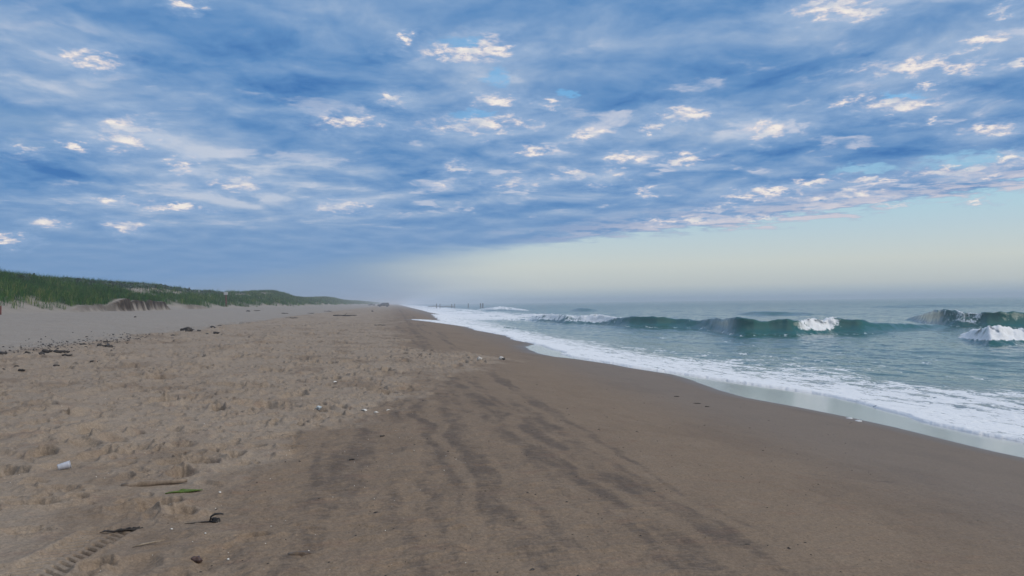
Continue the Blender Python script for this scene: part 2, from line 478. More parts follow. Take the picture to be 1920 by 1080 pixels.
def ground_z(x, y, fine=True):
    x = np.asarray(x, np.float64); y = np.asarray(y, np.float64)
    r = np.hypot(x, y)
    z = base_z(x) + dune_z(x, y)
    z = z + 0.05 * fbm(x / 5.0, y / 9.0, 3, 10) * sst(x, 5, 0)
    # low berms left by old tides
    z = z + 0.07 * np.exp(-((x + 5.2 + 0.8 * perlin(y / 9.0, x * 0, 12)) / 0.5) ** 2) * sst(y, 8, 14)
    if not fine: return z
    tr = trample_m(x, y)
    near = r < 60
    zf = np.zeros_like(z)
    if near.any():
        xn, yn = x[near], y[near]
        wx = xn + 0.10 * perlin(xn / 0.35, yn / 0.35, 60); wy = yn + 0.10 * perlin(xn / 0.35, yn / 0.35, 61)
        big = 0.22 + 0.78 * sst(fbm(xn / 1.5, yn / 2.0, 3, 62), -0.22, 0.22)
        q = dents(wx, wy, 0.46, 0.80, 100, 0.08, 0.23, 0.092, 0.42) * big
        q += dents(wx, wy, 0.21, 0.66, 200, 0.045, 0.10, 0.036, 0.42)
        q += dents(wx, wy, 1.25, 0.45, 300, 0.22, 0.46, 0.13, 0.35) * big
        q += 0.055 * fbm(xn / 0.55, yn / 0.45, 5, 70, 0.55) * big
        q += 0.012 * fbm(xn / 0.12, yn / 0.10, 3, 75, 0.5)
        calm = np.exp(-(((xn + 2.35) / 0.75) ** 2 + ((yn - 5.1) / 0.85) ** 2))
        for cx_, cy_, cr_ in _flat:
            calm = np.maximum(calm, np.exp(-(((xn - cx_) / cr_) ** 2 + ((yn - cy_) / (cr_ * 1.3)) ** 2)))
        q = q * (1 - 0.88 * calm)
        rough_back = sst(xn, -10.5, -13)
        q = q * (1 - 0.4 * rough_back)
        zf[near] = q * tr[near]
        # smooth, washed sand: shallow ripples and scour marks
        sm = (1 - tr[near]) * sst(xn, 9, 4)
        zf[near] += sm * (0.026 * fbm(xn / 0.35, yn / 0.42, 5, 80, .58) + 0.026 * np.maximum(fbm((xn + 0.35 * yn) / 0.35, (yn - 0.2 * xn) / 0.13, 3, 84), 0) * sst(yn, 14, 5)) * (0.5 + 0.8 * sst(xn, 3.0, 0.0))
        _, tz = track_z(xn, yn)
        im = sst(np.hypot(xn - _trk1[0], yn - _trk1[1]), 0, 5)
        zf[near] = zf[near] * (1 - 0.85 * _[:]) + tz
        for hx, hy, a, b, dp in _hs:
            u, v = (xn - hx) / a, (yn - hy) / (b * 1.6)
            dd = np.sqrt(u * u + v * v) + 0.25 * perlin(xn / 0.07, yn / 0.07, 90)
            zf[near] += -dp * np.clip(1 - dd * dd, 0, 1) + 0.45 * dp * np.exp(-((dd - 1.2) / 0.3) ** 2)
    farm = ~near
    if farm.any():
        xn, yn = x[farm], y[farm]
        zf[farm] = tr[farm] * 0.10 * fbm(xn / 0.7, yn / 1.6, 4, 72, 0.6)
    return z + zf * sst(toe_x(y) - x, 2.5, 0.0)


# ------------------------------------------------------------------ waterline
FOAM_PX = [(1919, 829), (1828, 813), (1736, 794), (1693, 778), (1666, 771), (1620, 757), (1583, 749), (1531, 738), (1495, 733), (1400, 720), (1312, 707), (1260, 699), (1182, 688), (1146, 681),
           (1078, 670), (1062, 666), (1047, 658), (1002, 645), (968, 638), (954, 631), (889, 618), (875, 613), (829, 602.5), (768, 599)]
WET_PX = [(1919, 859), (1858, 846), (1767, 824), (1675, 801), (1583, 781), (1492, 763), (1400, 746), (1340, 730), (1300, 714), (1260, 702), (1182, 690), (1146, 683), (1078, 673), (1040, 669), (1010, 663), (990, 656),
          (984, 650), (1000, 645.5)]
INNER_PX = [(1919, 738), (1767, 730), (1705, 720), (1583, 703), (1522, 690), (1400, 678), (1260, 668), (1182, 656), (1104, 643), (1026, 632), (960, 618), (900, 600)]


def line_of(pts, hit):
    a = np.array([hit(*p)[:2] for p in pts])
    o = np.argsort(a[:, 1])
    return a[o, 1], a[o, 0]


_ey, _ex = line_of(FOAM_PX, ground_hit)
_ey = np.concatenate([[-40, 0, 6], _ey, [150, 170, 200, 260, 400, 900, 4000]])
_ex = np.concatenate([[15.0, 12.6, 11.4], _ex, [7.5, 10.5, 9.0, 9.5, 9, 9, 9]])
_wy, _wx = line_of(WET_PX, ground_hit)
_wy = np.concatenate([[-40, 0], _wy]); _wx = np.concatenate([[13.5, 11.4], _wx])
SEA = -1.32
_iy, _ix = line_of(INNER_PX, lambda a, b: on_level(a, b, SEA))


def edge_x(y):
    y = np.asarray(y, np.float64)
    sc = np.clip(y / 30.0, 0.4, 3.0)
    return np.interp(y, _ey, _ex) + sc * (0.24 * perlin(y / 1.7, y * 0 + .3, 40) + 0.12 * perlin(y / 0.6, y * 0 + .3, 41) + 0.05 * perlin(y / 0.25, y * 0 + .3, 42)) * sst(y, 300, 100)


def wet_x(y):
    e = np.interp(y, _ey, _ex)
    w = np.interp(y, _wy, _wx, right=1e3)
    return np.minimum(w, e - 0.05)


# ------------------------------------------------------------------ waves: crest curves round the bay, (photo px, base y, height px, foam 0..1)
def wave_line(pts):
    az, rr, hh, ff = [], [], [], []
    for px, yb, hp, fo in pts:
        x, y = on_level(px, yb, SEA)
        d = math.hypot(x, y)
        az.append(math.atan2(x, y)); rr.append(d)
        depth = x * _f.x + y * _f.y
        hh.append(hp * depth / FPX); ff.append(fo)
    az, rr, hh, ff = map(np.array, (az, rr, hh, ff))
    a = np.linspace(az[0], az[-1], 400)
    k = np.hanning(27); k /= k.sum()
    sm = lambda q: np.convolve(np.pad(np.interp(a, az, q), 13, mode='edge'), k, mode='valid')
    return a, sm(rr), sm(hh), sm(ff)


WAVES = [  # points, front width, back width, lean
    (wave_line([(1085, 606, 0, .3), (1120, 607, 6, .6), (1150, 609, 11, .35), (1172, 611, 16, .1), (1234, 613, 19, 0), (1262, 613, 15, .0), (1310, 615, 15, .05), (1340, 618, 20, 0), (1372, 624, 28, 0), (1405, 625, 28, 0), (1443, 625, 23, .05),
                (1490, 627, 25, .15), (1512, 625, 24, .85), (1545, 623, 24, 1), (1562, 622, 22, .7), (1580, 622, 23, .1), (1615, 623, 22, 0), (1650, 621, 14, .05), (1690, 618, 11, .1), (1740, 616, 7, .1), (1800, 614, 0, 0)]), 1.5, 3.6, 0.75),
    (wave_line([(1690, 600, 0, 0), (1712, 601, 7, 0), (1735, 604, 17, 0), (1752, 607, 25, .05), (1768, 609, 28, .35), (1800, 611, 26, .5), (1835, 612, 24, .55), (1850, 613, 26, .1), (1876, 613, 29, 0), (1919, 612, 24, 0), (2000, 612, 22, .1), (2100, 610, 0, 0)]), 1.7, 4.2, 0.9),
    (wave_line([(1795, 634, 0, .4), (1812, 636, 10, .9), (1830, 640, 22, 1), (1855, 645, 30, 1), (1885, 644, 28, 1), (1919, 642, 23, 1), (1990, 642, 22, 1), (2060, 640, 0, 1)]), 1.5, 2.0, 0.3),
    (wave_line([(985, 600, 0, .7), (1010, 602, 9, .6), (1035, 603, 14, .75), (1060, 605, 13, .5), (1085, 606, 12, .62), (1110, 607, 12, .85), (1140, 608, 8, .7), (1165, 609, 0, .8)]), 2.0, 3.5, 0.5),
    (wave_line([(895, 581, 0, .6), (918, 582, 5, .6), (935, 582, 7, .7), (955, 582, 6, .6), (980, 583, 3, .7), (1000, 583, 0, .3)]), 7.0, 9.0, 0.0),
    (wave_line([(1065, 583, 0, 0), (1085, 584, 6, 0), (1105, 584, 5, 0), (1130, 584, 0, 0)]), 3.0, 7.0, 0.3),
    (wave_line([(1370, 590, 0, 0), (1420, 591, 7, 0), (1470, 591, 6, 0), (1540, 590, 3, 0), (1600, 589, 0, 0)]), 3.0, 6.0, 0.3),
    (wave_line([(1560, 577, 0, 0), (1640, 577, 3, 0), (1800, 576, 4, 0), (1930, 575, 3, 0)]), 6.0, 12.0, 0.0),
    (wave_line([(960, 592, 0, .6), (1000, 594, 4, .8), (1060, 595, 4, .6), (1120, 596, 3, .3), (1180, 596, 0, 0)]), 3.0, 6.0, 0.2),
]

# ------------------------------------------------------------------ polar sheet of points, dense where the ground is near
az_f = np.arange(YAW - 45, YAW + 45.01, 0.072)
az_c = np.arange(YAW + 45.01 + 3, YAW + 315 - 1.5, 3.0)
AZS = np.radians(np.concatenate([az_f, az_c]))
rs = [0.25, 0.8, 1.5, 2.2, 2.8]
while rs[-1] < 9000:
    r = rs[-1]
    rs.append(r + (max(0.008, min(0.46 * r * r / 1184.0, 0.0048 * r)) if r < 700 else 0.02 * r))
RS = np.array(rs)
NA, NR = len(AZS), len(RS)
GXX = np.outer(RS, np.sin(AZS)).ravel()
GYY = np.outer(RS, np.cos(AZS)).ravel()
ii, jj = np.meshgrid(np.arange(NR - 1), np.arange(NA), indexing='ij')
j2 = (jj + 1) % NA
QUADS = np.stack([ii * NA + jj, ii * NA + j2, (ii + 1) * NA + j2, (ii + 1) * NA + jj], -1).reshape(-1, 4)
QUADS = QUADS[:, ::-1]                  # face up


def tag(o, label=None, cat=None, group=None, kind=None):
    for k, v in (('label', label), ('category', cat), ('group', group), ('kind', kind)):
        if v: o[k] = v
    return o


def np_mesh(name, verts, faces, mat, smooth=True, attrs=None, parent=None):
    """faces: (n,4) or (n,3) int array"""
    me = bpy.data.meshes.new(name)
    n, k = faces.shape
    me.vertices.add(len(verts)); me.loops.add(n * k); me.polygons.add(n)
    me.vertices.foreach_set('co', np.ascontiguousarray(verts, np.float32).ravel())
    me.loops.foreach_set('vertex_index', np.ascontiguousarray(faces, np.int32).ravel())
    me.polygons.foreach_set('loop_start', np.arange(0, n * k, k, dtype=np.int32))
    me.polygons.foreach_set('loop_total', np.full(n, k, np.int32))
    me.polygons.foreach_set('use_smooth', np.full(n, smooth, bool))
    me.update(calc_edges=True)
    for an, av in (attrs or {}).items():
        a = me.attributes.new(an, 'FLOAT', 'POINT')
        a.data.foreach_set('value', np.ascontiguousarray(av, np.float32))
    me.materials.append(mat)
    o = bpy.data.objects.new(name, me)
    COL.objects.link(o)
    if parent: o.parent = parent
    return o


def sub_sheet(name, fmask, X, Y, Z, mat, attrs):
    q = QUADS[fmask]
    used = np.unique(q)
    re = np.full(len(X), -1, np.int64); re[used] = np.arange(len(used))
    return np_mesh(name, np.stack([X[used], Y[used], Z[used]], -1), re[q], mat, True, {k: v[used] for k, v in attrs.items()})


def mat_new(name):
    mt = bpy.data.materials.new(name)
    mt.use_nodes = True
    mt.node_tree.nodes.clear()
    gg = G(mt.node_tree)
    out = gg.n('ShaderNodeOutputMaterial')
    bs = gg.n('ShaderNodeBsdfPrincipled')
    mt.node_tree.links.new(bs.outputs[0], out.inputs[0])
    return mt, gg, bs, out


def simple_mat(name, c0, c1=None, rough=0.8, scale=20.0, bump=0.3, trans=0.0):
    mt, gg, bs, out = mat_new(name)
    c1 = c1 or tuple(v * 0.6 for v in c0)
    co = gg.n('ShaderNodeTexCoord').outputs['Object']
    nz_ = gg.noise(co, scale, 5.0, 0.6)
    gg.put(bs.inputs['Base Color'], gg.mix(gg.ss(nz_, 0.35, 0.65), c0, c1))
    bs.inputs['Roughness'].default_value = rough
    if trans: bs.inputs['Transmission Weight'].default_value = trans
    if bump:
        b = gg.n('ShaderNodeBump')
        b.inputs['Strength'].default_value = bump
        b.inputs['Distance'].default_value = 0.01
        gg.put(b.inputs['Height'], nz_)
        gg.put(bs.inputs['Normal'], b.outputs[0])
    return mt


# ------------------------------------------------------------------ sand material
def sand_material():
    mt, gg, bs, out = mat_new('sand')
    co = gg.n('ShaderNodeTexCoord').outputs['Object']
    sp = gg.n('ShaderNodeSeparateXYZ'); gg.put(sp.inputs[0], co)
    x, y, z = sp.outputs
    wet, tr, damp, bank, streak, veg = (gg.attr(k) for k in ('wet', 'trodden', 'damp', 'bank', 'streak', 'turf'))
    dry = gg.mix(gg.noise(co, 0.45, 4.0), (0.315, 0.256, 0.198), (0.245, 0.194, 0.146))
    firm = gg.mix(gg.noise(co, 0.7, 5.0, 0.6), (0.236, 0.178, 0.127), (0.186, 0.138, 0.098))
    pat = gg.noise(gg.v('MULTIPLY', co, (1.6, 0.9, 1.0)), 2.4, 5.0, 0.6)
    trn = gg.m('MULTIPLY_ADD', gg.m('SUBTRACT', pat, 0.5), 1.5, tr)
    c = gg.mix(gg.ss(trn, 0.0, 1.0), firm, dry)
    ch = gg.ss(gg.noise(gg.v('MULTIPLY', co, (0.7, 0.45, 1.0)), 1.0, 6.0, 0.62), 0.50, 0.66)
    c = gg.mix(gg.m('MULTIPLY', ch, 0.55), c, (0.165, 0.122, 0.088))
    c = gg.mix(gg.attr('pale'), c, gg.mix(gg.noise(co, 0.8, 5.0, 0.6), (0.30, 0.268, 0.232), (0.235, 0.208, 0.180)))
    # dark heavy-mineral sand lying in streaks
    wv_ = gg.v('ADD', co, gg.v('MULTIPLY', gg.v('SUBTRACT', gg.noise(co, 1.3, 3.0, col=True), (0.5, 0.5, 0.5)), (0.25, 0.25, 0.0)))
    s1 = gg.noise(gg.v('MULTIPLY', wv_, (6.5, 2.6, 0.0)), 1.0, 7.0, 0.66)
    s2 = gg.noise(gg.v('MULTIPLY', wv_, (5.0, 26.0, 0.0)), 1.0, 6.0, 0.66)
    sm = gg.m('ADD', gg.m('MULTIPLY', s1, 0.5), gg.m('MULTIPLY', s2, 0.5))
    th = gg.lin(streak, 0.0, 1.0, 0.68, 0.41)
    dk = gg.ss(gg.m('SUBTRACT', sm, th), -0.10, 0.14)
    c = gg.mix(gg.m('MULTIPLY', dk, 0.54), c, (0.052, 0.046, 0.047))
    # reddish sand ribbons
    c = gg.mix(gg.m('MULTIPLY', gg.ss(gg.noise(gg.v('MULTIPLY', wv_, (2.0, 4.5, 0.0)), 1.0, 5.0, 0.6), 0.52, 0.72), gg.m('MULTIPLY', gg.m('SUBTRACT', 1.0, damp), 0.26)), c, (0.19, 0.112, 0.082))
    # damp towards the water, then the wet film
    c = gg.mix(gg.m('MULTIPLY', damp, 0.62), c, (0.112, 0.088, 0.067))
    c = gg.mix(wet, c, (0.10, 0.085, 0.07))
    # cut bank of the dune: dark earth with roots
    rt = gg.noise(gg.v('MULTIPLY', co, (3.0, 3.0, 0.9)), 1.6, 7.0, 0.72)
    c = gg.mix(bank, c, gg.mix(gg.ss(rt, 0.35, 0.62), (0.012, 0.009, 0.006), (0.052, 0.037, 0.025)))
    # litter of old stems between the grass
    c = gg.mix(gg.m('MULTIPLY', veg, gg.ss(gg.noise(co, 1.7, 5.0, 0.65), 0.30, 0.52)), c, (0.020, 0.045, 0.012))
    # grains, dark specks, shell crumbs
    gr = gg.noise(co, 90.0, 2.0, 0.7)
    gr2 = gg.noise(co, 38.0, 3.0, 0.7)
    c = gg.mix(1.0, c, gg.m('MULTIPLY_ADD', gr, 0.75, 0.62), 'MULTIPLY')
    c = gg.mix(1.0, c, gg.m('MULTIPLY_ADD', gr2, 0.9, 0.55), 'MULTIPLY')
    sk_ = gg.ss(gg.noise(gg.v('MULTIPLY', co, (1, .8, 1)), 26.0, 2.0, 0.6), 0.735, 0.77)
    c = gg.mix(gg.m('MULTIPLY', sk_, 0.8), c, (0.03, 0.026, 0.024))
    gg.put(bs.inputs['Base Color'], c)
    gg.put(bs.inputs['Roughness'], gg.m('SUBTRACT', gg.lin(damp, 0, 1, 0.95, 0.48), gg.m('MULTIPLY', wet, 0.36)))
    gg.put(bs.inputs['Coat Weight'], wet)
    bs.inputs['Coat Roughness'].default_value = 0.13
    bs.inputs['Coat IOR'].default_value = 1.36
    gg.put(bs.inputs['Specular IOR Level'], gg.m('ADD', gg.lin(damp, 0, 1, 0.12, 0.40), gg.m('MULTIPLY', wet, 0.74)))
    dist = gg.v('LENGTH', co, out=1)
    bfade = gg.m('MULTIPLY', gg.ss(dist, 70, 6, 0.1, 1.0), gg.m('SUBTRACT', 1.0, gg.m('MULTIPLY', wet, 0.88)))
    h = gg.m('ADD', gg.m('MULTIPLY', gr, 0.0035), gg.m('MULTIPLY', gg.noise(co, 30.0, 5.0, 0.62), 0.012))
    h = gg.m('ADD', h, gg.m('MULTIPLY', gg.m('MULTIPLY', gg.noise(co, 9.0, 5.0, 0.62), 0.045), gg.m('MULTIPLY_ADD', tr, 0.85, 0.15)))
    h = gg.m('MULTIPLY_ADD', gg.m('MULTIPLY', rt, bank), 0.18, h)
    b = gg.n('ShaderNodeBump')
    gg.put(b.inputs['Strength'], gg.m('MULTIPLY', bfade, 0.75))
    b.inputs['Distance'].default_value = 1.0
    gg.put(b.inputs['Height'], h)
    gg.put(bs.inputs['Normal'], b.outputs[0])
    return mt


# ------------------------------------------------------------------ build the ground sheets
X, Y = GXX, GYY
RR = np.hypot(X, Y)
EXV = edge_x(Y)
TOE = toe_x(Y)
gz = np.zeros_like(X)
gmask = X < EXV + 9.0
gz[gmask] = ground_z(X[gmask], Y[gmask])
gz[~gmask] = -6.0
tr = trample_m(X, Y)
wx_ = wet_x(Y)
wn_ = 0.10 * perlin(Y / 1.7, Y * 0 + 2.2, 140) * np.clip(Y / 15, .5, 3)
wetv = sst(X - wx_ + wn_ * 0.4, -0.03, 0.12)
damp = np.maximum(sst(X - wx_ + wn_, -1.5, 0.1), 0.55 * sst(X, 3.2, 6.5))
dd_ = TOE - X + 0.5 * perlin(Y / 5.0, Y * 0 + .4, 55)
sm_ = scarp_m(Y)
apr = 0.30 * perlin(Y / 0.9, Y * 0 + .3, 58) + 0.22 * perlin(Y / 2.7, Y * 0 + .3, 59) + 0.12 * fbm(X / .3, Y / .4, 3, 56)
bank = np.clip(sm_ * 1.3, 0, 1) * sst(dd_, -0.12 + apr, 0.16 + apr) * sst(dd_, 0.70 + .5 * apr, 0.45 + .5 * apr) * sst(fbm(X / 1.2, Y / 1.2, 3, 52), -0.55, -0.3)
# mineral streaks: rows along the shore, strongest beside the trodden edge
b1 = np.exp(-((X - np.interp(Y, [3.5, 4.6, 6, 8.5, 12, 18], [2.75, 2.45, 2.15, 1.85, 1.5, 1.1])) / 0.17) ** 2)
b2 = 0.8 * np.exp(-((X - np.interp(Y, [3.5, 4.9, 7.1, 10], [1.95, 2.0, 1.62, 1.3])) / 0.13) ** 2)
b3 = 0.5 * np.exp(-((X - np.interp(Y, [3.5, 5, 9, 16, 22], [0.9, 0.9, 0.75, 0.9, 1.3])) / 0.22) ** 2)
b4 = 0.45 * np.exp(-((X - np.interp(Y, [3.5, 5, 9, 16], [0.1, 0.1, 0.0, 0.3])) / 0.3) ** 2)
wob = X + 0.26 * fbm(X / 0.9, Y / 1.6, 4, 151) + 0.02 * Y
rows = sst(perlin(wob / 0.21, Y / 7.0, 152) + 0.5 * perlin(wob / 0.45, Y / 9.0, 153), -0.50, 0.60)
rows *= sst(X, -2.4, -0.7) * sst(X, 3.7, 2.2) * (0.60 + 0.4 * sst(fbm(X / 0.9, Y / 1.6, 3, 154), -0.35, 0.3))
streak = np.maximum(np.maximum.reduce([b1, b2, b3, b4]) * (0.45 + 0.9 * sst(perlin(X / 0.9, Y / 0.8, 150), -0.3, 0.4)), 1.0 * rows)
streak += 0.25 * np.exp(-((X + 9.9 + 0.5 * perlin(Y / 5, X * 0, 155)) / 0.5) ** 2)
streak *= (1 - 0.85 * tr) * sst(X, 4.6, 2.4) + 0.0
_ml = np.array([ground_hit(*p)[:2] for p in ((1400, 872), (1480, 884), (1560, 893), (1650, 903), (1740, 907), (1830, 916), (1919, 927), (2100, 950))])
_ml = _ml[np.argsort(_ml[:, 0])]
mark = np.exp(-((Y - np.interp(X, _ml[:, 0], _ml[:, 1]) - 0.05 * perlin(X / 0.7, X * 0, 156)) / 0.022) ** 2) * (X > _ml[0, 0]) * (X < _ml[-1, 0]) * (RR < 20) * sst(perlin(X / 0.4, X * 0, 159), -0.5, 0.2)
streak += 1.1 * mark
streak += 0.42 * np.exp(-((X + 10.3 + 0.6 * perlin(Y / 5, X * 0, 155)) / 0.35) ** 2)


def turf_cover(x, y):
    """How much of the dune is grown over, 0..1."""
    d = toe_x(y) - x
    fr = sst(d + 1.5 * fbm(x / 1.2, y / 1.5, 3, 160) + 1.3 * fbm(x / 5, y / 9, 2, 166), 0.4, 4.2)
    fr = fr * (0.35 + 0.65 * sst(fbm(x / 1.3, y / 1.8, 3, 168), -0.15, 0.18) + 0.12 * sst(d, 3.5, 7))
    fr = np.maximum(fr, 0.9 * sst(scarp_m(y), .2, .5) * sst(d, 0.55, 0.9))
    bare = sst(fbm(x / 2.6, y / 5.0, 3, 161), -0.42, -0.15) * sst(d, 4.6, 5.6) * sst(d, 10.0, 9.0) * sst(y, 78, 86) * sst(y, 190, 120)
    blow = np.maximum(np.exp(-((y - 150) / 13.0) ** 2), np.exp(-((y - 186) / 10.0) ** 2)) * sst(d, 7.0, 8.2) * sst(d, 12, 11)
    return fr * (1 - 0.96 * bare) * (1 - 0.95 * sst(blow, 0.25, 0.6)) * (1 - sst(bank_at(x, y), 0.2, 0.6))


def bank_at(x, y):
    d = toe_x(y) - x
    return scarp_m(y) * sst(d, -0.3, 0.0) * sst(d, 0.75, 0.5)


turf = np.zeros_like(X)
dm_ = dd_ > -1
turf[dm_] = turf_cover(X[dm_], Y[dm_])
sand = sand_material()
fc = QUADS
fx = X[fc].mean(1); fe = EXV[fc].mean(1); ft = TOE[fc].mean(1)
at = dict(wet=wetv, trodden=tr, damp=damp, bank=bank, streak=streak, turf=turf, pale=sst(X + 10.2 + 0.6 * perlin(Y / 5, X * 0, 155) + 0.3 * fbm(X / 1.0, Y / 1.6, 3, 157), 0.2, -0.6))
beach = sub_sheet('beach', (fx < fe + 5.0) & (fx >= ft - 0.2), X, Y, gz, sand, at)
tag(beach, 'wide brown sand beach, trodden on the left and washed smooth on the right', 'beach', kind='structure')
dunes = sub_sheet('dunes', fx < ft - 0.2, X, Y, gz, sand, at)
tag(dunes, 'low sand dunes with a cut bank along the left side of the beach', 'dunes', kind='structure')

# ------------------------------------------------------------------ sea
smask = X > EXV - 1.2
xs, ys = X[smask], Y[smask]
rsd, azs = np.hypot(xs, ys), np.arctan2(xs, ys)
gzs = np.where(xs < EXV[smask] + 9, gz[smask], -6.0)
e_ = xs - EXV[smask]
sz = np.full(xs.shape, SEA)
off = sst(e_, 3.0, 14.0)
# swell and chop
amp_far = sst(rsd, 20, 60)
sz += off * (0.16 * fbm(xs / 9.0, ys / 22.0, 3, 170) + (0.085 + 0.06 * sst(rsd, 70, 160)) * fbm((xs + .25 * ys) / 3.0, ys / 6.5, 3, 173) + 0.26 * fbm(xs / 15.0, ys / 40.0, 3, 190) * sst(rsd, 80, 200))
sz += (0.25 + 0.75 * off) * (0.062 * fbm(xs / 1.0, ys / 1.5, 4, 176, 0.6))
sz += off * 0.05 * sst(rsd, 60, 150) * fbm(xs / 2.0, ys / 3.5, 3, 179)
foam = np.zeros_like(xs)
inner = np.maximum(np.interp(ys, _iy, _ix, right=24.0) - EXV[smask], 1.5)
t_ = e_ / inner
inn = 1.5 * fbm(xs / 3.0, ys / 6.0, 3, 180)
foam = np.maximum(foam, 0.84 - 0.30 * np.clip(t_, 0, 1) - 0.55 * sst(t_ + 0.25 * inn, 0.85, 1.7) + 0.16 * fbm(xs / 0.9, ys / 2.4, 3, 198))
foam = np.maximum(foam, 0.84 * sst(ys, 62, 150) * sst(xs, 44, 22) * sst(fbm(xs / 6, ys / 20, 3, 181), -0.7, 0.1))
foam = np.maximum(foam, 0.27 * sst(e_, 32, 4) + 0.16 * sst(fbm(xs / 5, ys / 9, 3, 183), 0.0, 0.4) * sst(rsd, 130, 60))
foam = np.maximum(foam, 0.46 * sst(perlin((e_ + 1.6 * fbm(xs / 4, ys / 8, 3, 206)) / 2.6, ys / 30.0, 205), 0.0, 0.5) * sst(e_, 34, 8) * sst(e_, 2, 6))
dxl = np.zeros_like(xs)
lump = 0.6 * fbm(xs / 0.75, ys / 0.75, 4, 185, 0.6) + 0.4 * np.abs(fbm(xs / 0.32, ys / 0.32, 3, 187, 0.6))
for (waz, wr, wh, wf), fw, bw, lean in WAVES:
    inside_ = (azs > waz[0]) & (azs < waz[-1])
    if not inside_.any(): continue
    a = azs[inside_]; rr_ = rsd[inside_]
    xx, yy = xs[inside_], ys[inside_]
    n_ = perlin(a * 16, a * 0 + .5, 192) * 0.8 + 0.28 * fbm(xx / 3.0, yy / 3.0, 2, 193)
    rc = np.interp(a, waz, wr) + n_ * min(fw, 2.0) * 0.8
    A = np.interp(a, waz, wh) * (1 + 0.12 * perlin(a * 40, a * 0, 194) + 0.05 * perlin(a * 150, a * 0, 197))
    F = np.interp(a, waz, wf)
    u = rr_ - (rc + fw * 1.3)
    pr = np.where(u < 0, np.exp(-(np.abs(u) / (fw * 1.25)) ** 1.8), np.exp(-(u / bw) ** 2))
    trough = -0.16 * np.exp(-((u + 2.6 * fw) / (1.2 * fw)) ** 2)
    fl = np.interp(a, waz, wf)
    h = A * (pr + trough) + A * pr * 0.10 * fbm(xx / 1.2, yy / 1.2, 3, 195)
    lp = fbm(xx / 0.85, yy / 0.85, 3, 199, 0.55)
    h += A * np.sqrt(pr) * fl * (0.42 * (lump[inside_] - 0.05) + 0.35 * lp)
    sz[inside_] += h
    ln = lean * A * np.clip(pr, 0, 1) ** 3 * (u < fw)
    dxl[inside_] -= ln + fl * A * pr * 0.9 * (fbm(xx / 0.7, yy / 1.1 + 3.3, 3, 201, 0.55) + 0.1)
    wfm = F * sst(pr, 0.10, 0.42) * np.where(u > 0, sst(u, bw * 0.9, bw * 0.15), 1.0) * 1.08
    crest = 0.36 * np.exp(-((u - 0.25) / (0.14 * fw)) ** 2) * sst(A, 0.35, 0.9) * sst(perlin(a * 70, a * 0 + .2, 196), -0.2, 0.5)
    front = 0.40 * np.exp(-((u + 2.3 * fw) / (0.9 * fw)) ** 2) * sst(A, 0.3, 0.9)
    strk = 0.34 * sst(fbm((xx - 0.8 * yy) / 0.7, (xx + 0.6 * yy) / 3.0, 3, 203), 0.05, 0.5) * sst(pr, 0.1, 0.4) * (u < 0) * sst(A, .3, .9)
    cov = np.maximum.reduce([wfm, crest, front, strk])
    face = sst(pr, 0.2, 0.5) * (u < 0.2)
    foam[inside_] = np.maximum(foam[inside_] * (1 - face * (1 - F)), cov)
# swash: a thin foamy sheet lying on the sand and ending in a rounded lip
lip = 0.055 * sst(e_, 0.0, 0.10) + 0.02 * sst(e_, 0.1, 1.0) + 0.022 * foam * np.clip(lump, 0, 1) * sst(e_, 0.0, 0.5)
sheet = np.where(e_ < 0, gzs - 0.10 * sst(-e_, 0.0, 0.06) , gzs + lip)
k_ = np.clip(0.5 + 0.5 * (sz - sheet) / 0.10, 0, 1)
surf = sheet * (1 - k_) + sz * k_ + 0.10 * k_ * (1 - k_)
surf = np.where(e_ < 0.0, sheet, surf)
SZ = np.full(X.shape, SEA); SZ[smask] = surf
SX, SY = X.copy(), Y.copy()
SX[smask] += dxl * xs / rsd; SY[smask] += dxl * ys / rsd
FO = np.zeros(X.shape); FO[smask] = np.clip(foam, 0, 1)
SH = np.zeros(X.shape); SH[smask] = sst(e_, 9.0, 1.0)


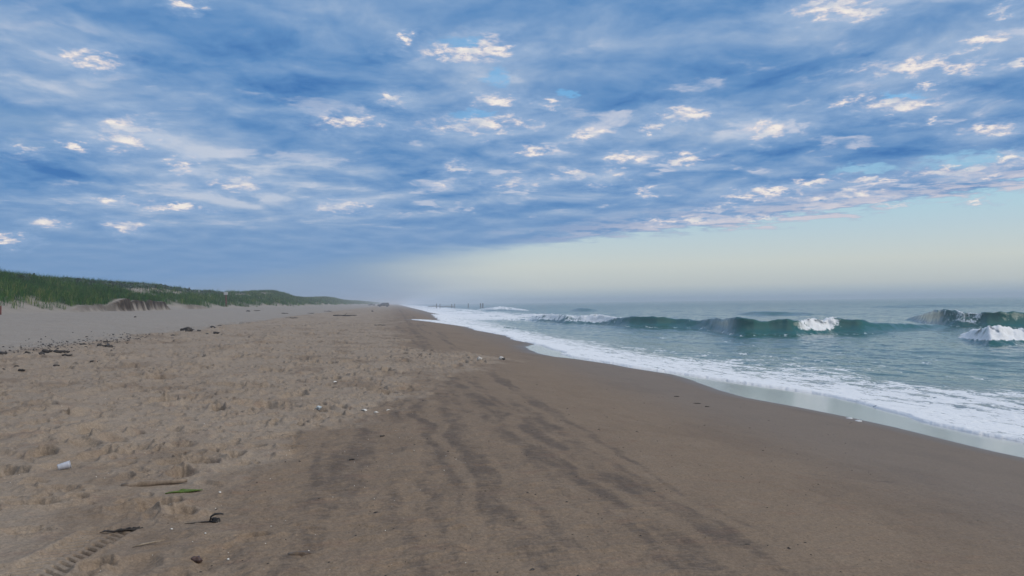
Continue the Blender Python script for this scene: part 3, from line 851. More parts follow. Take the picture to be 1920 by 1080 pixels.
def sea_material():
    mt, gg, bs, out = mat_new('sea_water')
    co = gg.n('ShaderNodeTexCoord').outputs['Object']
    fo, sh = gg.attr('foam'), gg.attr('shallow')
    c = gg.mix(sh, (0.001, 0.088, 0.076), (0.075, 0.096, 0.112))
    gg.put(bs.inputs['Base Color'], c)
    bs.inputs['IOR'].default_value = 1.33
    dist = gg.v('LENGTH', co, out=1)
    gg.put(bs.inputs['Roughness'], gg.ss(dist, 20, 400, 0.09, 0.22))
    b = gg.n('ShaderNodeBump')
    b.inputs['Distance'].default_value = 1.0
    b.inputs['Strength'].default_value = 0.65
    h = gg.m('MULTIPLY', gg.noise(gg.v('MULTIPLY', co, (1.0, 0.6, 1.0)), 1.5, 5.0, 0.55), 0.12)
    h = gg.m('MULTIPLY_ADD', gg.noise(gg.v('MULTIPLY', co, (1.0, 0.7, 1.0)), 6.0, 3.0, 0.5), 0.018, h)
    gg.put(b.inputs['Height'], h)
    gg.put(bs.inputs['Normal'], b.outputs[0])
    # foam lace
    wv_ = gg.v('ADD', co, gg.v('MULTIPLY', gg.v('SUBTRACT', gg.noise(co, 0.8, 4.0, col=True), (0.5, 0.5, 0.5)), (0.9, 1.2, 0.0)))
    f1 = gg.noise(gg.v('MULTIPLY', wv_, (1.25, 0.55, 0.6)), 1.5, 8.0, 0.68)
    f2 = gg.noise(gg.v('MULTIPLY', wv_, (1.0, 0.8, 0.6)), 6.5, 5.0, 0.65)
    f = gg.m('ADD', gg.m('MULTIPLY', f1, 0.62), gg.m('MULTIPLY', f2, 0.38))
    th = gg.lin(fo, 0.0, 1.0, 0.72, 0.32)
    fm = gg.ss(gg.m('SUBTRACT', f, th), -0.035, 0.06)
    fb = gg.n('ShaderNodeBsdfPrincipled')
    fb.inputs['Base Color'].default_value = (0.80, 0.82, 0.84, 1)
    fb.inputs['Roughness'].default_value = 0.8
    fb.inputs['Specular IOR Level'].default_value = 0.2
    b2 = gg.n('ShaderNodeBump')
    b2.inputs['Strength'].default_value = 0.6
    b2.inputs['Distance'].default_value = 1.0
    gg.put(b2.inputs['Height'], gg.m('MULTIPLY_ADD', gg.noise(co, 4.0, 6.0, 0.65), 0.16, gg.m('MULTIPLY', f, 0.10)))
    gg.put(fb.inputs['Normal'], b2.outputs[0])
    mx = gg.n('ShaderNodeMixShader')
    gg.put(mx.inputs[0], fm)
    mt.node_tree.links.new(bs.outputs[0], mx.inputs[1])
    mt.node_tree.links.new(fb.outputs[0], mx.inputs[2])
    mt.node_tree.links.new(mx.outputs[0], out.inputs[0])
    return mt


sea = sub_sheet('sea', fx > fe - 0.8, SX, SY, SZ, sea_material(), dict(foam=FO, shallow=SH))
tag(sea, 'grey green sea with breaking waves and white foam washing up the sand', 'sea', kind='structure')
del SX, SY, ii, jj, j2

# ------------------------------------------------------------------ beach grass
rng = np.random.RandomState(11)


def gh(x, y):
    return ground_z(np.atleast_1d(np.float64(x)), np.atleast_1d(np.float64(y)))


def blades(cx, cy, cz, nper, hlo, hhi, wid, spread, rs_):
    """Curved grass blades, several per tuft: vertices, triangles, tint."""
    n = len(cx) * nper
    bx = np.repeat(cx, nper) + rs_.normal(0, 1, n) * np.repeat(spread, nper)
    by = np.repeat(cy, nper) + rs_.normal(0, 1, n) * np.repeat(spread, nper)
    bz = np.repeat(cz, nper) - 0.06
    an = rs_.uniform(0, 6.283, n)
    h = rs_.uniform(hlo, hhi, n) * np.repeat(rs_.uniform(0.7, 1.25, len(cx)), nper)
    w = np.repeat(wid, nper) * rs_.uniform(0.7, 1.3, n)
    ln = rs_.uniform(0.12, 0.6, n) * h
    dxx, dyy = np.cos(an), np.sin(an)
    lx, ly = dxx * ln + 0.10 * h, dyy * ln - 0.04 * h      # a little sea wind
    fa = rs_.uniform(0, 6.283, n)
    wx, wy = np.cos(fa) * w, np.sin(fa) * w
    V = np.zeros((n, 5, 3))
    V[:, 0] = np.stack([bx - wx, by - wy, bz], -1); V[:, 1] = np.stack([bx + wx, by + wy, bz], -1)
    mx_, my_, mz_ = bx + lx * 0.3, by + ly * 0.3, bz + h * 0.62
    V[:, 2] = np.stack([mx_ - wx * .8, my_ - wy * .8, mz_], -1); V[:, 3] = np.stack([mx_ + wx * .8, my_ + wy * .8, mz_], -1)
    V[:, 4] = np.stack([bx + lx, by + ly, bz + h * (1 - 0.25 * rs_.uniform(0, 1, n))], -1)
    b = np.arange(n)[:, None] * 5
    F = np.concatenate([b + [0, 1, 3], b + [0, 3, 2], b + [2, 3, 4]], 0)
    tint = np.repeat(np.repeat(rs_.uniform(0, 1, len(cx)), nper) * 0.6 + rs_.uniform(0, 0.4, n), 5)
    return V.reshape(-1, 3), F, tint


def grass_material():
    mt, gg, bs, out = mat_new('grass')
    t = gg.attr('tint')
    co = gg.n('ShaderNodeTexCoord').outputs['Object']
    pn = gg.noise(co, 0.12, 3.0)
    c = gg.ramp(gg.m('MULTIPLY_ADD', gg.m('SUBTRACT', pn, 0.5), 0.9, t), [(0.0, (0.003, 0.034, 0.008)), (0.35, (0.010, 0.075, 0.009)), (0.72, (0.042, 0.125, 0.010)), (1.0, (0.21, 0.22, 0.07))])
    gg.put(bs.inputs['Base Color'], c)
    bs.inputs['Roughness'].default_value = 0.65
    bs.inputs['Specular IOR Level'].default_value = 0.06
    return mt


gv, gf, gt, off_ = [], [], [], 0
for (y0, y1, dens, nper, wid, spr, hl, hh_) in ((34, 75, 11.0, 13, .011, .13, .38, .85), (75, 130, 8.0, 11, .016, .16, .4, .85), (130, 240, 4.5, 10, .03, .25, .45, .95), (240, 520, 1.6, 9, .07, .5, .5, 1.0), (520, 1300, .35, 8, .18, 1.1, .6, 1.1)):
    area = (y1 - y0) * 20.0
    n = int(area * dens)
    cy = rng.uniform(y0, y1, n)
    cx = toe_x(cy) + 0.4 - rng.uniform(0, 20.0, n)
    cov = turf_cover(cx, cy)
    keep = rng.uniform(0, 1, n) < np.clip(cov * 1.05, 0, 1)
    # leave hardly any on the hidden lee side
    keep &= (toe_x(cy) - cx < 12.5) | (rng.uniform(0, 1, n) < 0.15)
    cx, cy = cx[keep], cy[keep]
    cz = ground_z(cx, cy)
    V, F, T = blades(cx, cy, cz, nper, hl, hh_, np.full(len(cx), wid), np.full(len(cx), spr), rng)
    gv.append(V); gf.append(F + off_); gt.append(T); off_ += len(V)
grass = np_mesh('beach_grass', np.concatenate(gv), np.concatenate(gf), grass_material(), False, dict(tint=np.concatenate(gt)))
tag(grass, 'green beach grass covering the dunes on the left', 'grass', kind='stuff')

# dark low shrubs along the dune ridge
shr = np.random.RandomState(5)
sv_, sf_, st_, so_ = [], [], [], 0
for k in range(420):
    y = shr.uniform(70, 170) if k % 3 else shr.uniform(66, 330)
    x = CREST_X + shr.normal(0.4, 1.1)
    if abs(y - 150) < 12 or abs(y - 186) < 9: continue
    c0 = np.array([x, y, float(gh(x, y)[0])])
    rad = shr.uniform(0.5, 1.3); hgt = shr.uniform(0.25, 0.55)
    nl = 90
    u = shr.normal(0, 1, (nl, 3)); u /= np.linalg.norm(u, axis=1)[:, None]
    u *= shr.uniform(0.35, 1, (nl, 1)) ** 0.5
    u[:, 2] = np.abs(u[:, 2])
    p = c0 + u * [rad, rad * 1.3, hgt]
    a = shr.normal(0, 0.07, (nl, 3)); b = shr.normal(0, 0.07, (nl, 3))
    V = np.stack([p - a, p + b, p + a, p - b], 1).reshape(-1, 3)
    sv_.append(V); sf_.append(np.arange(nl * 4).reshape(-1, 4) + so_); so_ += nl * 4
    st_.append(np.repeat(shr.uniform(0, 1, nl), 4))
sm_mat, gg, bs, out = mat_new('shrub_leaves')
gg.put(bs.inputs['Base Color'], gg.ramp(gg.attr('tint'), [(0.0, (0.012, 0.040, 0.030)), (0.6, (0.022, 0.065, 0.042)), (1.0, (0.05, 0.085, 0.05))]))
bs.inputs['Roughness'].default_value = 0.6
shrubs = np_mesh('dune_shrubbery', np.concatenate(sv_), np.concatenate(sf_), sm_mat, False, dict(tint=np.concatenate(st_)))
tag(shrubs, 'dark low shrubs growing along the dune ridge against the sky', 'shrubs', kind='stuff')

# ------------------------------------------------------------------ helpers for the small things
MAT = dict(
    driftwood=simple_mat('driftwood', (0.045, 0.038, 0.034), (0.02, 0.017, 0.016), 0.85, 30),
    greywood=simple_mat('grey_wood', (0.25, 0.195, 0.145), (0.15, 0.112, 0.08), 0.9, 24),
    palewood=simple_mat('pale_wood', (0.34, 0.28, 0.21), (0.22, 0.17, 0.12), 0.9, 40),
    weed=simple_mat('dry_seaweed', (0.018, 0.015, 0.013), (0.035, 0.026, 0.02), 0.6, 60),
    greenweed=simple_mat('green_seaweed', (0.10, 0.16, 0.010), (0.05, 0.09, 0.006), 0.45, 60),
    black=simple_mat('black_rubber_and_shadow', (0.008, 0.008, 0.009), (0.014, 0.013, 0.013), 0.55, 40),  # rubber scrap, and the built shadow of the white stone
    shell=simple_mat('shell', (0.78, 0.76, 0.70), (0.6, 0.56, 0.5), 0.5, 60),
    stone=simple_mat('pale_stone', (0.62, 0.60, 0.57), (0.42, 0.40, 0.37), 0.7, 20),
    hole_brown=simple_mat('dark_hole_lump', (0.10, 0.055, 0.042), (0.05, 0.028, 0.024), 0.6, 25),
    tanstone=simple_mat('tan_stone', (0.14, 0.095, 0.055), (0.07, 0.045, 0.03), 0.55, 25),
    plastic=simple_mat('white_plastic', (0.46, 0.48, 0.53), (0.40, 0.42, 0.48), 0.35, 15, 0.05),
    scrap=simple_mat('whitish_plastic', (0.46, 0.51, 0.53), (0.33, 0.37, 0.38), 0.4, 15, 0.2),
    piling=simple_mat('piling_wood', (0.035, 0.032, 0.03), (0.018, 0.017, 0.017), 0.85, 4),
    rock=simple_mat('groin_rock', (0.10, 0.10, 0.095), (0.04, 0.04, 0.04), 0.85, 2),
    redpost=simple_mat('red_brown_paint', (0.16, 0.028, 0.020), (0.10, 0.02, 0.016), 0.7, 8),
    sign=simple_mat('sign_white', (0.55, 0.56, 0.56), (0.48, 0.49, 0.49), 0.5, 5, 0.0),
    darkpost=simple_mat('weathered_post', (0.045, 0.045, 0.05), (0.025, 0.025, 0.03), 0.85, 8),
    palepost=simple_mat('pale_post', (0.42, 0.42, 0.42), (0.3, 0.3, 0.3), 0.8, 8),
    carpaint=simple_mat('dark_paint', (0.020, 0.026, 0.036), (0.016, 0.02, 0.028), 0.35, 1, 0.0),
    carpaint2=simple_mat('grey_paint', (0.055, 0.065, 0.075), (0.05, 0.058, 0.066), 0.35, 1, 0.0),
    glass=simple_mat('car_glass', (0.10, 0.13, 0.16), (0.08, 0.11, 0.14), 0.08, 1, 0.0),
    tyre=simple_mat('tyre_rubber', (0.012, 0.012, 0.012), (0.02, 0.02, 0.02), 0.8, 10),
    lamp=simple_mat('lamp_red', (0.25, 0.02, 0.015), (0.2, 0.02, 0.015), 0.3, 1, 0.0),
    ink=simple_mat('sign_ink', (0.05, 0.05, 0.055), (0.04, 0.04, 0.04), 0.6, 5, 0.0),
    foam=simple_mat('foam_bubbles', (0.80, 0.81, 0.82), (0.7, 0.72, 0.74), 0.6, 60),
)


def obj(name, bm, mat, parent=None, smooth=True, loc=None):
    me = bpy.data.meshes.new(name)
    bmesh.ops.recalc_face_normals(bm, faces=bm.faces[:])
    bm.to_mesh(me); bm.free()
    for p in me.polygons: p.use_smooth = smooth
    me.materials.append(MAT[mat])
    o = bpy.data.objects.new(name, me)
    COL.objects.link(o)
    if parent: o.parent = parent
    if loc: o.location = loc
    return o


def thing(name, loc, rz=0.0):
    o = bpy.data.objects.new(name, None)
    o.empty_display_size = 0.1
    COL.objects.link(o)
    o.location = loc; o.rotation_euler = (0, 0, rz)
    return o


def tube(bm, pts, rad, seg=7, jit=0.0, rs_=None, caps=True):
    """A tube through points with a radius at each; irregular when jit > 0."""
    pts = [Vector(p) for p in pts]
    rings = []
    up = Vector((0.13, 0.21, 0.97))
    for i, p in enumerate(pts):
        t = (pts[min(i + 1, len(pts) - 1)] - pts[max(i - 1, 0)]).normalized()
        a = t.cross(up)
        if a.length < 1e-3: a = t.cross(Vector((1, 0, 0)))
        a.normalize(); b = t.cross(a)
        ring = []
        for k in range(seg):
            w = 2 * math.pi * k / seg
            r = rad[i] * (1 + (rs_.uniform(-jit, jit) if rs_ else 0))
            ring.append(bm.verts.new(p + a * math.cos(w) * r + b * math.sin(w) * r))
        rings.append(ring)
    for r0, r1 in zip(rings, rings[1:]):
        for k in range(seg):
            bm.faces.new((r0[k], r0[(k + 1) % seg], r1[(k + 1) % seg], r1[k]))
    if caps:
        bm.faces.new(rings[0][::-1]); bm.faces.new(rings[-1])


def box(bm, x0, x1, y0, y1, z0, z1):
    v = [bm.verts.new((x, y, z)) for x in (x0, x1) for y in (y0, y1) for z in (z0, z1)]
    for f in ((0, 1, 3, 2), (4, 6, 7, 5), (0, 4, 5, 1), (2, 3, 7, 6), (0, 2, 6, 4), (1, 5, 7, 3)):
        bm.faces.new([v[i] for i in f])


def lump_bm(a, b, c, rs_, rough=0.25, sub=3, sink=0.3):
    bm = bmesh.new()
    bmesh.ops.create_icosphere(bm, subdivisions=sub, radius=1.0)
    s = rs_.uniform(0, 100)
    for v in bm.verts:
        p = v.co
        n = perlin(np.array([p.x * 1.4 + s]), np.array([p.y * 1.4 + p.z * 1.9 + s]), 2)[0] + 0.5 * perlin(np.array([p.x * 3.4 + s]), np.array([p.y * 3.4 + p.z * 3.9]), 5)[0]
        v.co = Vector((p.x * a, p.y * b, (p.z + 1 - 2 * sink) * c)) * (1 + rough * n)
    return bm


def spot(px, py):
    x, y, t = ground_hit(px, py)
    return x, y, float(gh(x, y)[0]), (x * _f.x + y * _f.y) / FPX      # metres per photo pixel there


def branch(L, r, rs_, forks=2, bend=0.12, jit=0.18):
    """A broken, bent stick lying on its side: shaft and stubs."""
    bm = bmesh.new()
    n = 8
    pts, rad = [], []
    for i in range(n):
        t = i / (n - 1)
        pts.append((L * (t - .5), bend * L * math.sin(t * 3.3 + rs_.uniform(-.2, .2)) * .5 + rs_.uniform(-.02, .02) * L, r * (0.7 + rs_.uniform(-.2, .3))))
        rad.append(r * (1.0 - 0.45 * t) * rs_.uniform(.85, 1.12))
    rad[0] *= .75; rad[-1] *= .6
    tube(bm, pts, rad, 8, jit, rs_)
    for k in range(forks):
        i = rs_.randint(2, n - 3)
        p = Vector(pts[i]); s = rs_.choice((-1, 1)); l = L * rs_.uniform(.1, .26)
        q = [p, p + Vector((l * .5, s * l * .45, l * .15)), p + Vector((l * .9, s * l * .8, l * rs_.uniform(.1, .5)))]
        tube(bm, q, [rad[i] * .6, rad[i] * .45, rad[i] * .25], 6, jit, rs_)
    return bm


def weed_heap(L, W, H, rs_, strands=14):
    """A matted heap of dry weed: a lumpy core with strands straggling out."""
    bm = lump_bm(L * .36, W * .36, H * .6, rs_, .45, 3, .35)
    for k in range(strands):
        a = rs_.uniform(0, 6.28); r0 = rs_.uniform(.1, .6)
        x0, y0 = math.cos(a) * L * .36 * r0, math.sin(a) * W * .36 * r0
        b = a + rs_.uniform(-1, 1); l = rs_.uniform(.2, .45) * L
        pts = [(x0 + math.cos(b) * l * t, y0 + math.sin(b) * l * t * W / L, H * (.5 - .4 * t) * rs_.uniform(.5, 1.2) + .004) for t in (0, .35, .7, 1)]
        w = .02 * L
        tube(bm, pts, [w, w * .9, w * .7, w * .3], 5, .2, rs_)
    return bm


rp = random.Random(3)


def lay(name, bm, mat, px, py, label, cat, rz=0.0, sink=0.0, group=None):
    x, y, z, s = spot(px, py)
    o = obj(name, bm, mat)
    # rest on the bumps under the whole footprint, not on the one point
    vs = [v.co for v in list(o.data.vertices)[::max(1, len(o.data.vertices) // 80)]]
    c_, s_ = math.cos(rz), math.sin(rz)
    q = ground_z(np.array([x + v.x * c_ - v.y * s_ for v in vs]), np.array([y + v.x * s_ + v.y * c_ for v in vs]))
    z = max(z, float(np.percentile(q, 70)))
    o.location = (x, y, z - sink); o.rotation_euler = (0, 0, rz)
    tag(o, label, cat, group)
    return o


def top_z(x, y, r):
    a = np.linspace(0, 6.283, 13)
    return float(np.percentile(ground_z(np.concatenate([x + r * np.cos(a), x + .5 * r * np.cos(a)]), np.concatenate([y + r * np.sin(a), y + .5 * r * np.sin(a)])), 75))


def m_px(px, py):
    return spot(px, py)[3]


VIEW = -R(YAW)       # rotation that lays an object's x axis across the view

# ------------------------------------------------------------------ foreground things
x, y, z, s = spot(121, 880)
cup = thing('plastic_cup', (x, y, top_z(x, y, .055) + .030), VIEW + R(38))
bm = bmesh.new()
N = 28
prof = [(0.0, .0, ), ]
rings = []
for (px_, r_) in ((-.062, .030), (-.058, .0315), (-.03, .034), (-.028, .0352), (0.0, .0362), (.03, .0385), (.05, .040)):
    rings.append([bm.verts.new((px_, math.cos(2 * math.pi * k / N) * r_, math.sin(2 * math.pi * k / N) * r_)) for k in range(N)])
for (px_, r_) in ((.05, .0385), (.0, .0347), (-.055, .0295)):
    rings.append([bm.verts.new((px_, math.cos(2 * math.pi * k / N) * r_, math.sin(2 * math.pi * k / N) * r_)) for k in range(N)])
for r0, r1 in zip(rings, rings[1:]):
    for k in range(N): bm.faces.new((r0[k], r0[(k + 1) % N], r1[(k + 1) % N], r1[k]))
bm.faces.new(rings[0][::-1]); bm.faces.new(rings[-1])
obj('cup_wall', bm, 'plastic', cup)
bm = bmesh.new()
tor = []
for i in range(N):
    a = 2 * math.pi * i / N
    tor.append([bm.verts.new((.051 + .003 * math.cos(b), math.cos(a) * (.0402 + .003 * math.sin(b)), math.sin(a) * (.0402 + .003 * math.sin(b)))) for b in [k * math.pi / 3 for k in range(6)]])
for i in range(N):
    for k in range(6): bm.faces.new((tor[i][k], tor[i][(k + 1) % 6], tor[(i + 1) % N][(k + 1) % 6], tor[(i + 1) % N][k]))
obj('rim', bm, 'plastic', cup)
cup.scale = (.9, .9, .9)
cup.rotation_euler = (R(12), R(-10), VIEW + R(38))
tag(cup, 'white plastic cup lying on its side in the trodden sand', 'cup')

s = m_px(290, 911)
lay('driftwood_log', branch(112 * s, .034, rp, 1, .05, .12), 'greywood', 290, 912, 'sand coloured driftwood log with a dark broken end, half buried near the green seaweed', 'driftwood', VIEW + R(17), .012)

# green seaweed strand
bm = bmesh.new()
s = m_px(345, 925)
for k in range(5):
    ph = rp.uniform(-.4, .4); l = (64 - 9 * k) * s
    pts = [(l * (t - .5), .012 * math.sin(5 * t + ph) + .008 * k - .014, .006 + .004 * math.sin(9 * t + k)) for t in [i / 9 for i in range(10)]]
    tube(bm, pts, [.003 + .007 * math.sin(math.pi * (i + .4) / 10) for i in range(10)], 5, .3, rp)
lay('green_seaweed', bm, 'greenweed', 345, 926, 'bright green strand of seaweed lying on the sand beside the driftwood log', 'seaweed', VIEW + R(24), -.002)

# black scrap with a stalk
x, y, z, s = spot(405, 983)
bs_ = thing('rubber_scrap', (x, y, top_z(x, y, .04)), VIEW + R(14))
obj('scrap_body', lump_bm(.033, .022, .018, rp, .6, 3, .25), 'black', bs_)
bm = bmesh.new()
tube(bm, [(-.04, -.01, .012), (-.03, -.012, .045), (-.005, -.008, .06), (.03, .0, .058), (.05, .005, .05)], [.006, .007, .008, .007, .004], 6, .25, rp)
obj('loop', bm, 'black', bs_)
bm = bmesh.new()
tube(bm, [(-.03, 0, .006), (-.07, -.004, .008), (-.12, -.002, .006), (-.21, .004, .004)], [.006, .006, .004, .002], 6, .2, rp)
obj('stalk', bm, 'driftwood', bs_)
tag(bs_, 'shiny black rubbery scrap with a loop, lying on smooth damp sand', 'scrap')

bm = bmesh.new()
s = m_px(228, 998)
for k in range(4):
    l = (72 - 12 * k) * s
    pts = [(l * (t - .5), .01 * math.sin(7 * t + k) + .006 * k, .006 + .005 * math.sin(13 * t + k)) for t in [i / 11 for i in range(12)]]
    tube(bm, pts, [.003 + .004 * abs(math.sin(4 * i + k)) for i in range(12)], 5, .4, rp)
lay('seaweed_strand', bm, 'weed', 228, 999, 'thin black seaweed strand at the top end of the tyre track', 'seaweed', VIEW + R(22), -.004)

bm = bmesh.new()
tube(bm, [(-.09, 0, .006), (-.03, .004, .010), (.04, .0, .013), (.09, -.004, .012)], [.004, .006, .006, .003], 6, .2, rp)
lay('beige_twig', bm, 'palewood', 278, 1028, 'pale beige twig poking out beside a hollow right of the tyre track', 'twig', VIEW + R(34))
lay('dark_hole_lump', lump_bm(.030, .026, .022, rp, .35, 3, .35), 'hole_brown', 369, 1054, 'dark reddish brown lump added in place of a dark hole at the edge of the trodden sand, lowest left of centre', 'stone', VIEW, .004)  # lump added to stand for a dark hole in the sand
lay('buried_stone', lump_bm(.075, .036, .022, rp, .35, 3, .42), 'tanstone', 560, 1048, 'flat tan and black stone half buried in a ridge of smooth damp sand', 'stone', VIEW + R(12), .006)

# shells
def shell_bm(r, rs_):
    bm = bmesh.new()
    rings = []
    for i in range(6):
        t = i / 5
        ring = []
        for k in range(17):
            a = math.pi * (k / 16) * 1.12 - .06 * math.pi
            rad = r * math.sin(t * math.pi / 2) * (1 + .04 * math.cos(k * math.pi))
            ring.append(bm.verts.new((rad * math.cos(a), rad * math.sin(a) * .95 - r * .3, r * .42 * math.cos(t * math.pi / 2) * (.5 + .5 * math.sin(a)) + .002)))
        rings.append(ring)
    for r0, r1 in zip(rings, rings[1:]):
        for k in range(16): bm.faces.new((r0[k], r0[k + 1], r1[k + 1], r1[k]))
    bmesh.ops.remove_doubles(bm, verts=bm.verts[:], dist=1e-5)
    bmesh.ops.solidify(bm, geom=bm.faces[:], thickness=.002)
    return bm


for px, py, w, lab in ((412, 928, 7, 'small white shell on smooth sand right of the green seaweed'),
                       (705, 772, 9, 'white shell at the right end of the row of pale shell bits'),
                       (683, 769, 14, 'long white shell sliver in the middle of the row of pale bits'),
                       (628, 716, 9, 'white shell sliver alone on smooth sand far up the trodden strip'),
                       (428, 1046, 6, 'tiny pale shell standing in damp sand near the reddish brown lump'),
                       (322, 997, 5, 'tiny white shell between the black strand and the black scrap'),
                       (728, 769, 8, 'faint greyish shell on the sand furthest right of the pale row'),
                       (385, 1009, 4, 'tiny white chip just below the black scrap')):
    s = m_px(px, py)
    lay('shell', shell_bm(w * s * .5, rp), 'shell', px, py, lab, 'shell', rp.uniform(0, 6), .001)
s = m_px(600, 764)
bm = lump_bm(9 * s, 8 * s, .030, rp, .6, 4, .25)
lay('plastic_scrap', bm, 'scrap', 600, 766, 'crumpled whitish plastic scrap on the trodden sand above the pale shell row', 'scrap', VIEW + R(-20))
s = m_px(899, 674)
lay('white_stone', lump_bm(5.0 * s, 4 * s, 3.6 * s, rp, .25, 3, .3), 'stone', 899, 676, 'smaller white stone, left of the two at the tip of the trodden strip', 'stone', VIEW)
x, y, z, s = spot(941, 674)
ws = thing('stone_with_shadow', (x, y, top_z(x, y, .08)), VIEW)
obj('stone_lump', lump_bm(4.2 * s, 4 * s, 3.8 * s, rp, .25, 3, .25), 'stone', ws, loc=(-1.5 * s, 0, 0))
obj('shadow_lump', lump_bm(4.0 * s, 4 * s, 2.4 * s, rp, .3, 3, .3), 'black', ws, loc=(2.6 * s, -.5 * s, 0))  # shadow of the stone, built as a black lump
tag(ws, 'white stone with its shadow built as a black lump on the right, right of the two stones near the waterline', 'stone')

# sticks on the smooth sand
for px, py, w, rot, lab in ((1269, 744, 10, 5, 'short dark stick on smooth sand, nearest the middle of the waterline'),
                            (1307, 757, 14, -6, 'thin dark twig just right of the short dark stick'),
                            (1326, 763, 8, -5, 'small faint twig, right end of the line of three twigs'),
                            (717, 819, 9, 12, 'short black twig lying alone on the smooth brown sand'),
                            (660, 862, 10, 14, 'slim dark twig on the brown sand below the short black twig')):
    s = m_px(px, py)
    lay('twig', branch(w * s, .008 + .25 * s, rp, 1), 'driftwood', px, py, lab, 'twig', VIEW + R(rot))

# froth left behind at the wet edge
for px, py, w, lab in ((1594, 785, 8, 'little white froth patch at the wet sand edge, left of the pair'), (1610, 790, 9, 'little white froth patch at the wet sand edge, right of the pair')):
    s = m_px(px, py)
    bm = bmesh.new()
    for k in range(40):
        q = Matrix.Translation((rp.gauss(0, w * s * .22), rp.gauss(0, w * s * .2), .004))
        bmesh.ops.create_icosphere(bm, subdivisions=2, radius=rp.uniform(.012, .024), matrix=q)
    lay('froth_patch', bm, 'foam', px, py, lab, 'froth', VIEW, .004)

# ------------------------------------------------------------------ wrack line: driftwood and dry weed
WRACK = [  # kind, px, py, width px, label
    ('weed', 4, 667, 22, 'dark clump of dry seaweed at the left end of the wrack line'),
    ('stick', 46, 671, 30, 'long thin dark stick, lowest in the left wrack line'),
    ('stick', 51, 663, 8, 'short dark stick just above the long thin stick on the left'),
    ('weed', 78, 667, 11, 'round black seaweed lump between the long thin stick and the black log'),
    ('log', 89, 661, 18, 'short black driftwood log, left of the pair on the left wrack line'),
    ('log', 116, 661, 28, 'longer black driftwood log, right of the pair on the left wrack line'),
    ('stick', 126, 667, 20, 'faint grey stick below the longer black driftwood log'),
    ('stick', 154, 645, 18, 'thin straight stick upslope on the pale sand, right of the black logs'),
    ('weed', 187, 648, 14, 'ragged dark weed beside the big black lump on the wrack line'),
    ('stick', 202, 641, 22, 'flat dark stick lying just above the big black lump'),
    ('weed', 203, 650, 21, 'big black seaweed lump on the wrack line, below the flat dark stick'),
    ('stick', 176, 679, 14, 'small dark stick on trodden sand below the big black lump'),
    ('stick', 106, 688, 12, 'small dark twig on trodden sand below the left wrack line'),
    ('stick', 41, 695, 12, 'dark twig lowest of all on trodden sand at the left'),
    ('weed', 351, 621, 28, 'widest dark weed heap on the wrack line, downbeach from the sign post'),
    ('weed', 373, 621, 8, 'tiny dark weed clump right beside the widest weed heap'),
    ('weed', 399, 615, 14, 'dark weed heap in the middle of the cluster below the sign post'),
    ('weed', 411, 611, 8, 'small dark weed clump highest in the cluster below the sign post'),
    ('weed', 388, 627, 7, 'small dark weed clump lowest in the cluster below the sign post'),
    ('log', 406, 627, 11, 'short dark driftwood chunk lowest right in the cluster below the sign post'),
    ('weed', 253, 595, 5, 'tiny dark weed clump alone on pale sand below the cut bank'),
    ('weed', 465, 584, 9, 'small dark weed clump on pale sand just right of the sign post'),
    ('stick', 482, 583, 12, 'thin stick on pale sand right of the clump beside the sign post'),
    ('stick', 547, 597, 24, 'forked dark driftwood branch lying on mid beach left of the long plank'),
    ('stick', 534, 588, 14, 'thin grey stick just above the forked driftwood branch'),
    ('stick', 583, 588, 12, 'short dark stick between the forked branch and the long plank'),
    ('stick', 615, 584, 16, 'thin dark stick above the left end of the long plank'),
    ('log', 647, 593, 45, 'long straight driftwood plank lying on the far mid beach'),
    ('weed', 698, 584, 7, 'small dark weed clump on the far sand in front of the vehicles'),
    ('stick', 713, 610, 22, 'low dark driftwood branch on the sand nearest the water, far off'),
]
for kind, px, py, w, lab in WRACK:
    s = m_px(px, py)
    L = w * s
    if kind == 'weed':
        bm = weed_heap(L, max(L * .8, .25), min(max(.10, L * .32), .34), rp); nm, mt_, cat = 'seaweed_clump', 'weed', 'seaweed'
    elif kind == 'stick':
        bm = branch(L, .025 + .40 * s, rp, 2, .10); nm, mt_, cat = 'driftwood_stick', 'driftwood', 'driftwood'
    else:
        bm = branch(L, .045 + .75 * s if w < 40 else .09, rp, 1, .03); nm, mt_, cat = 'driftwood_log', 'driftwood', 'driftwood'
    o = lay(nm, bm, mt_, px, py, lab, cat, VIEW + R(rp.uniform(-8, 10)), .01)

# fine litter nobody could count: weed crumbs in the wrack, shell crumbs on the near sand
lv, lf, lo_ = [], [], 0
lr = np.random.RandomState(21)
n = 2200
yy = np.exp(lr.uniform(np.log(16), np.log(130), n))
yy = yy[perlin(yy / (2 + yy * .12), yy * 0 + .7, 158) > np.where(yy < 34, -.35, .18)]; n = len(yy)
xx = -10.35 - 0.6 * perlin(yy / 5, yy * 0, 155) + lr.normal(0, .45, n) * np.where(lr.uniform(0, 1, n) < .7, 1, 2.6)
zz_ = ground_z(xx, yy)
sz_ = lr.uniform(.012, .055, n) * np.clip(yy / 35, .6, 2.0)
for k in range(n):
    a = lr.uniform(0, 6.28)
    u = np.array([math.cos(a), math.sin(a), 0]) * sz_[k] * lr.uniform(.8, 2.2); v = np.array([-math.sin(a), math.cos(a), 0]) * sz_[k] * .4
    c = np.array([xx[k], yy[k], zz_[k] - .004]); h = np.array([0, 0, sz_[k] * lr.uniform(.3, .8) + .01])
    lv += [c - u - v, c + u - v, c + u + v, c - u + v, c + h + u * .3, c + h - u * .4]
    b = lo_
    lf += [(b, b + 1, b + 4), (b + 1, b + 2, b + 4), (b + 2, b + 3, b + 5), (b + 3, b, b + 5), (b, b + 4, b + 5), (b + 2, b + 5, b + 4)]
    lo_ += 6
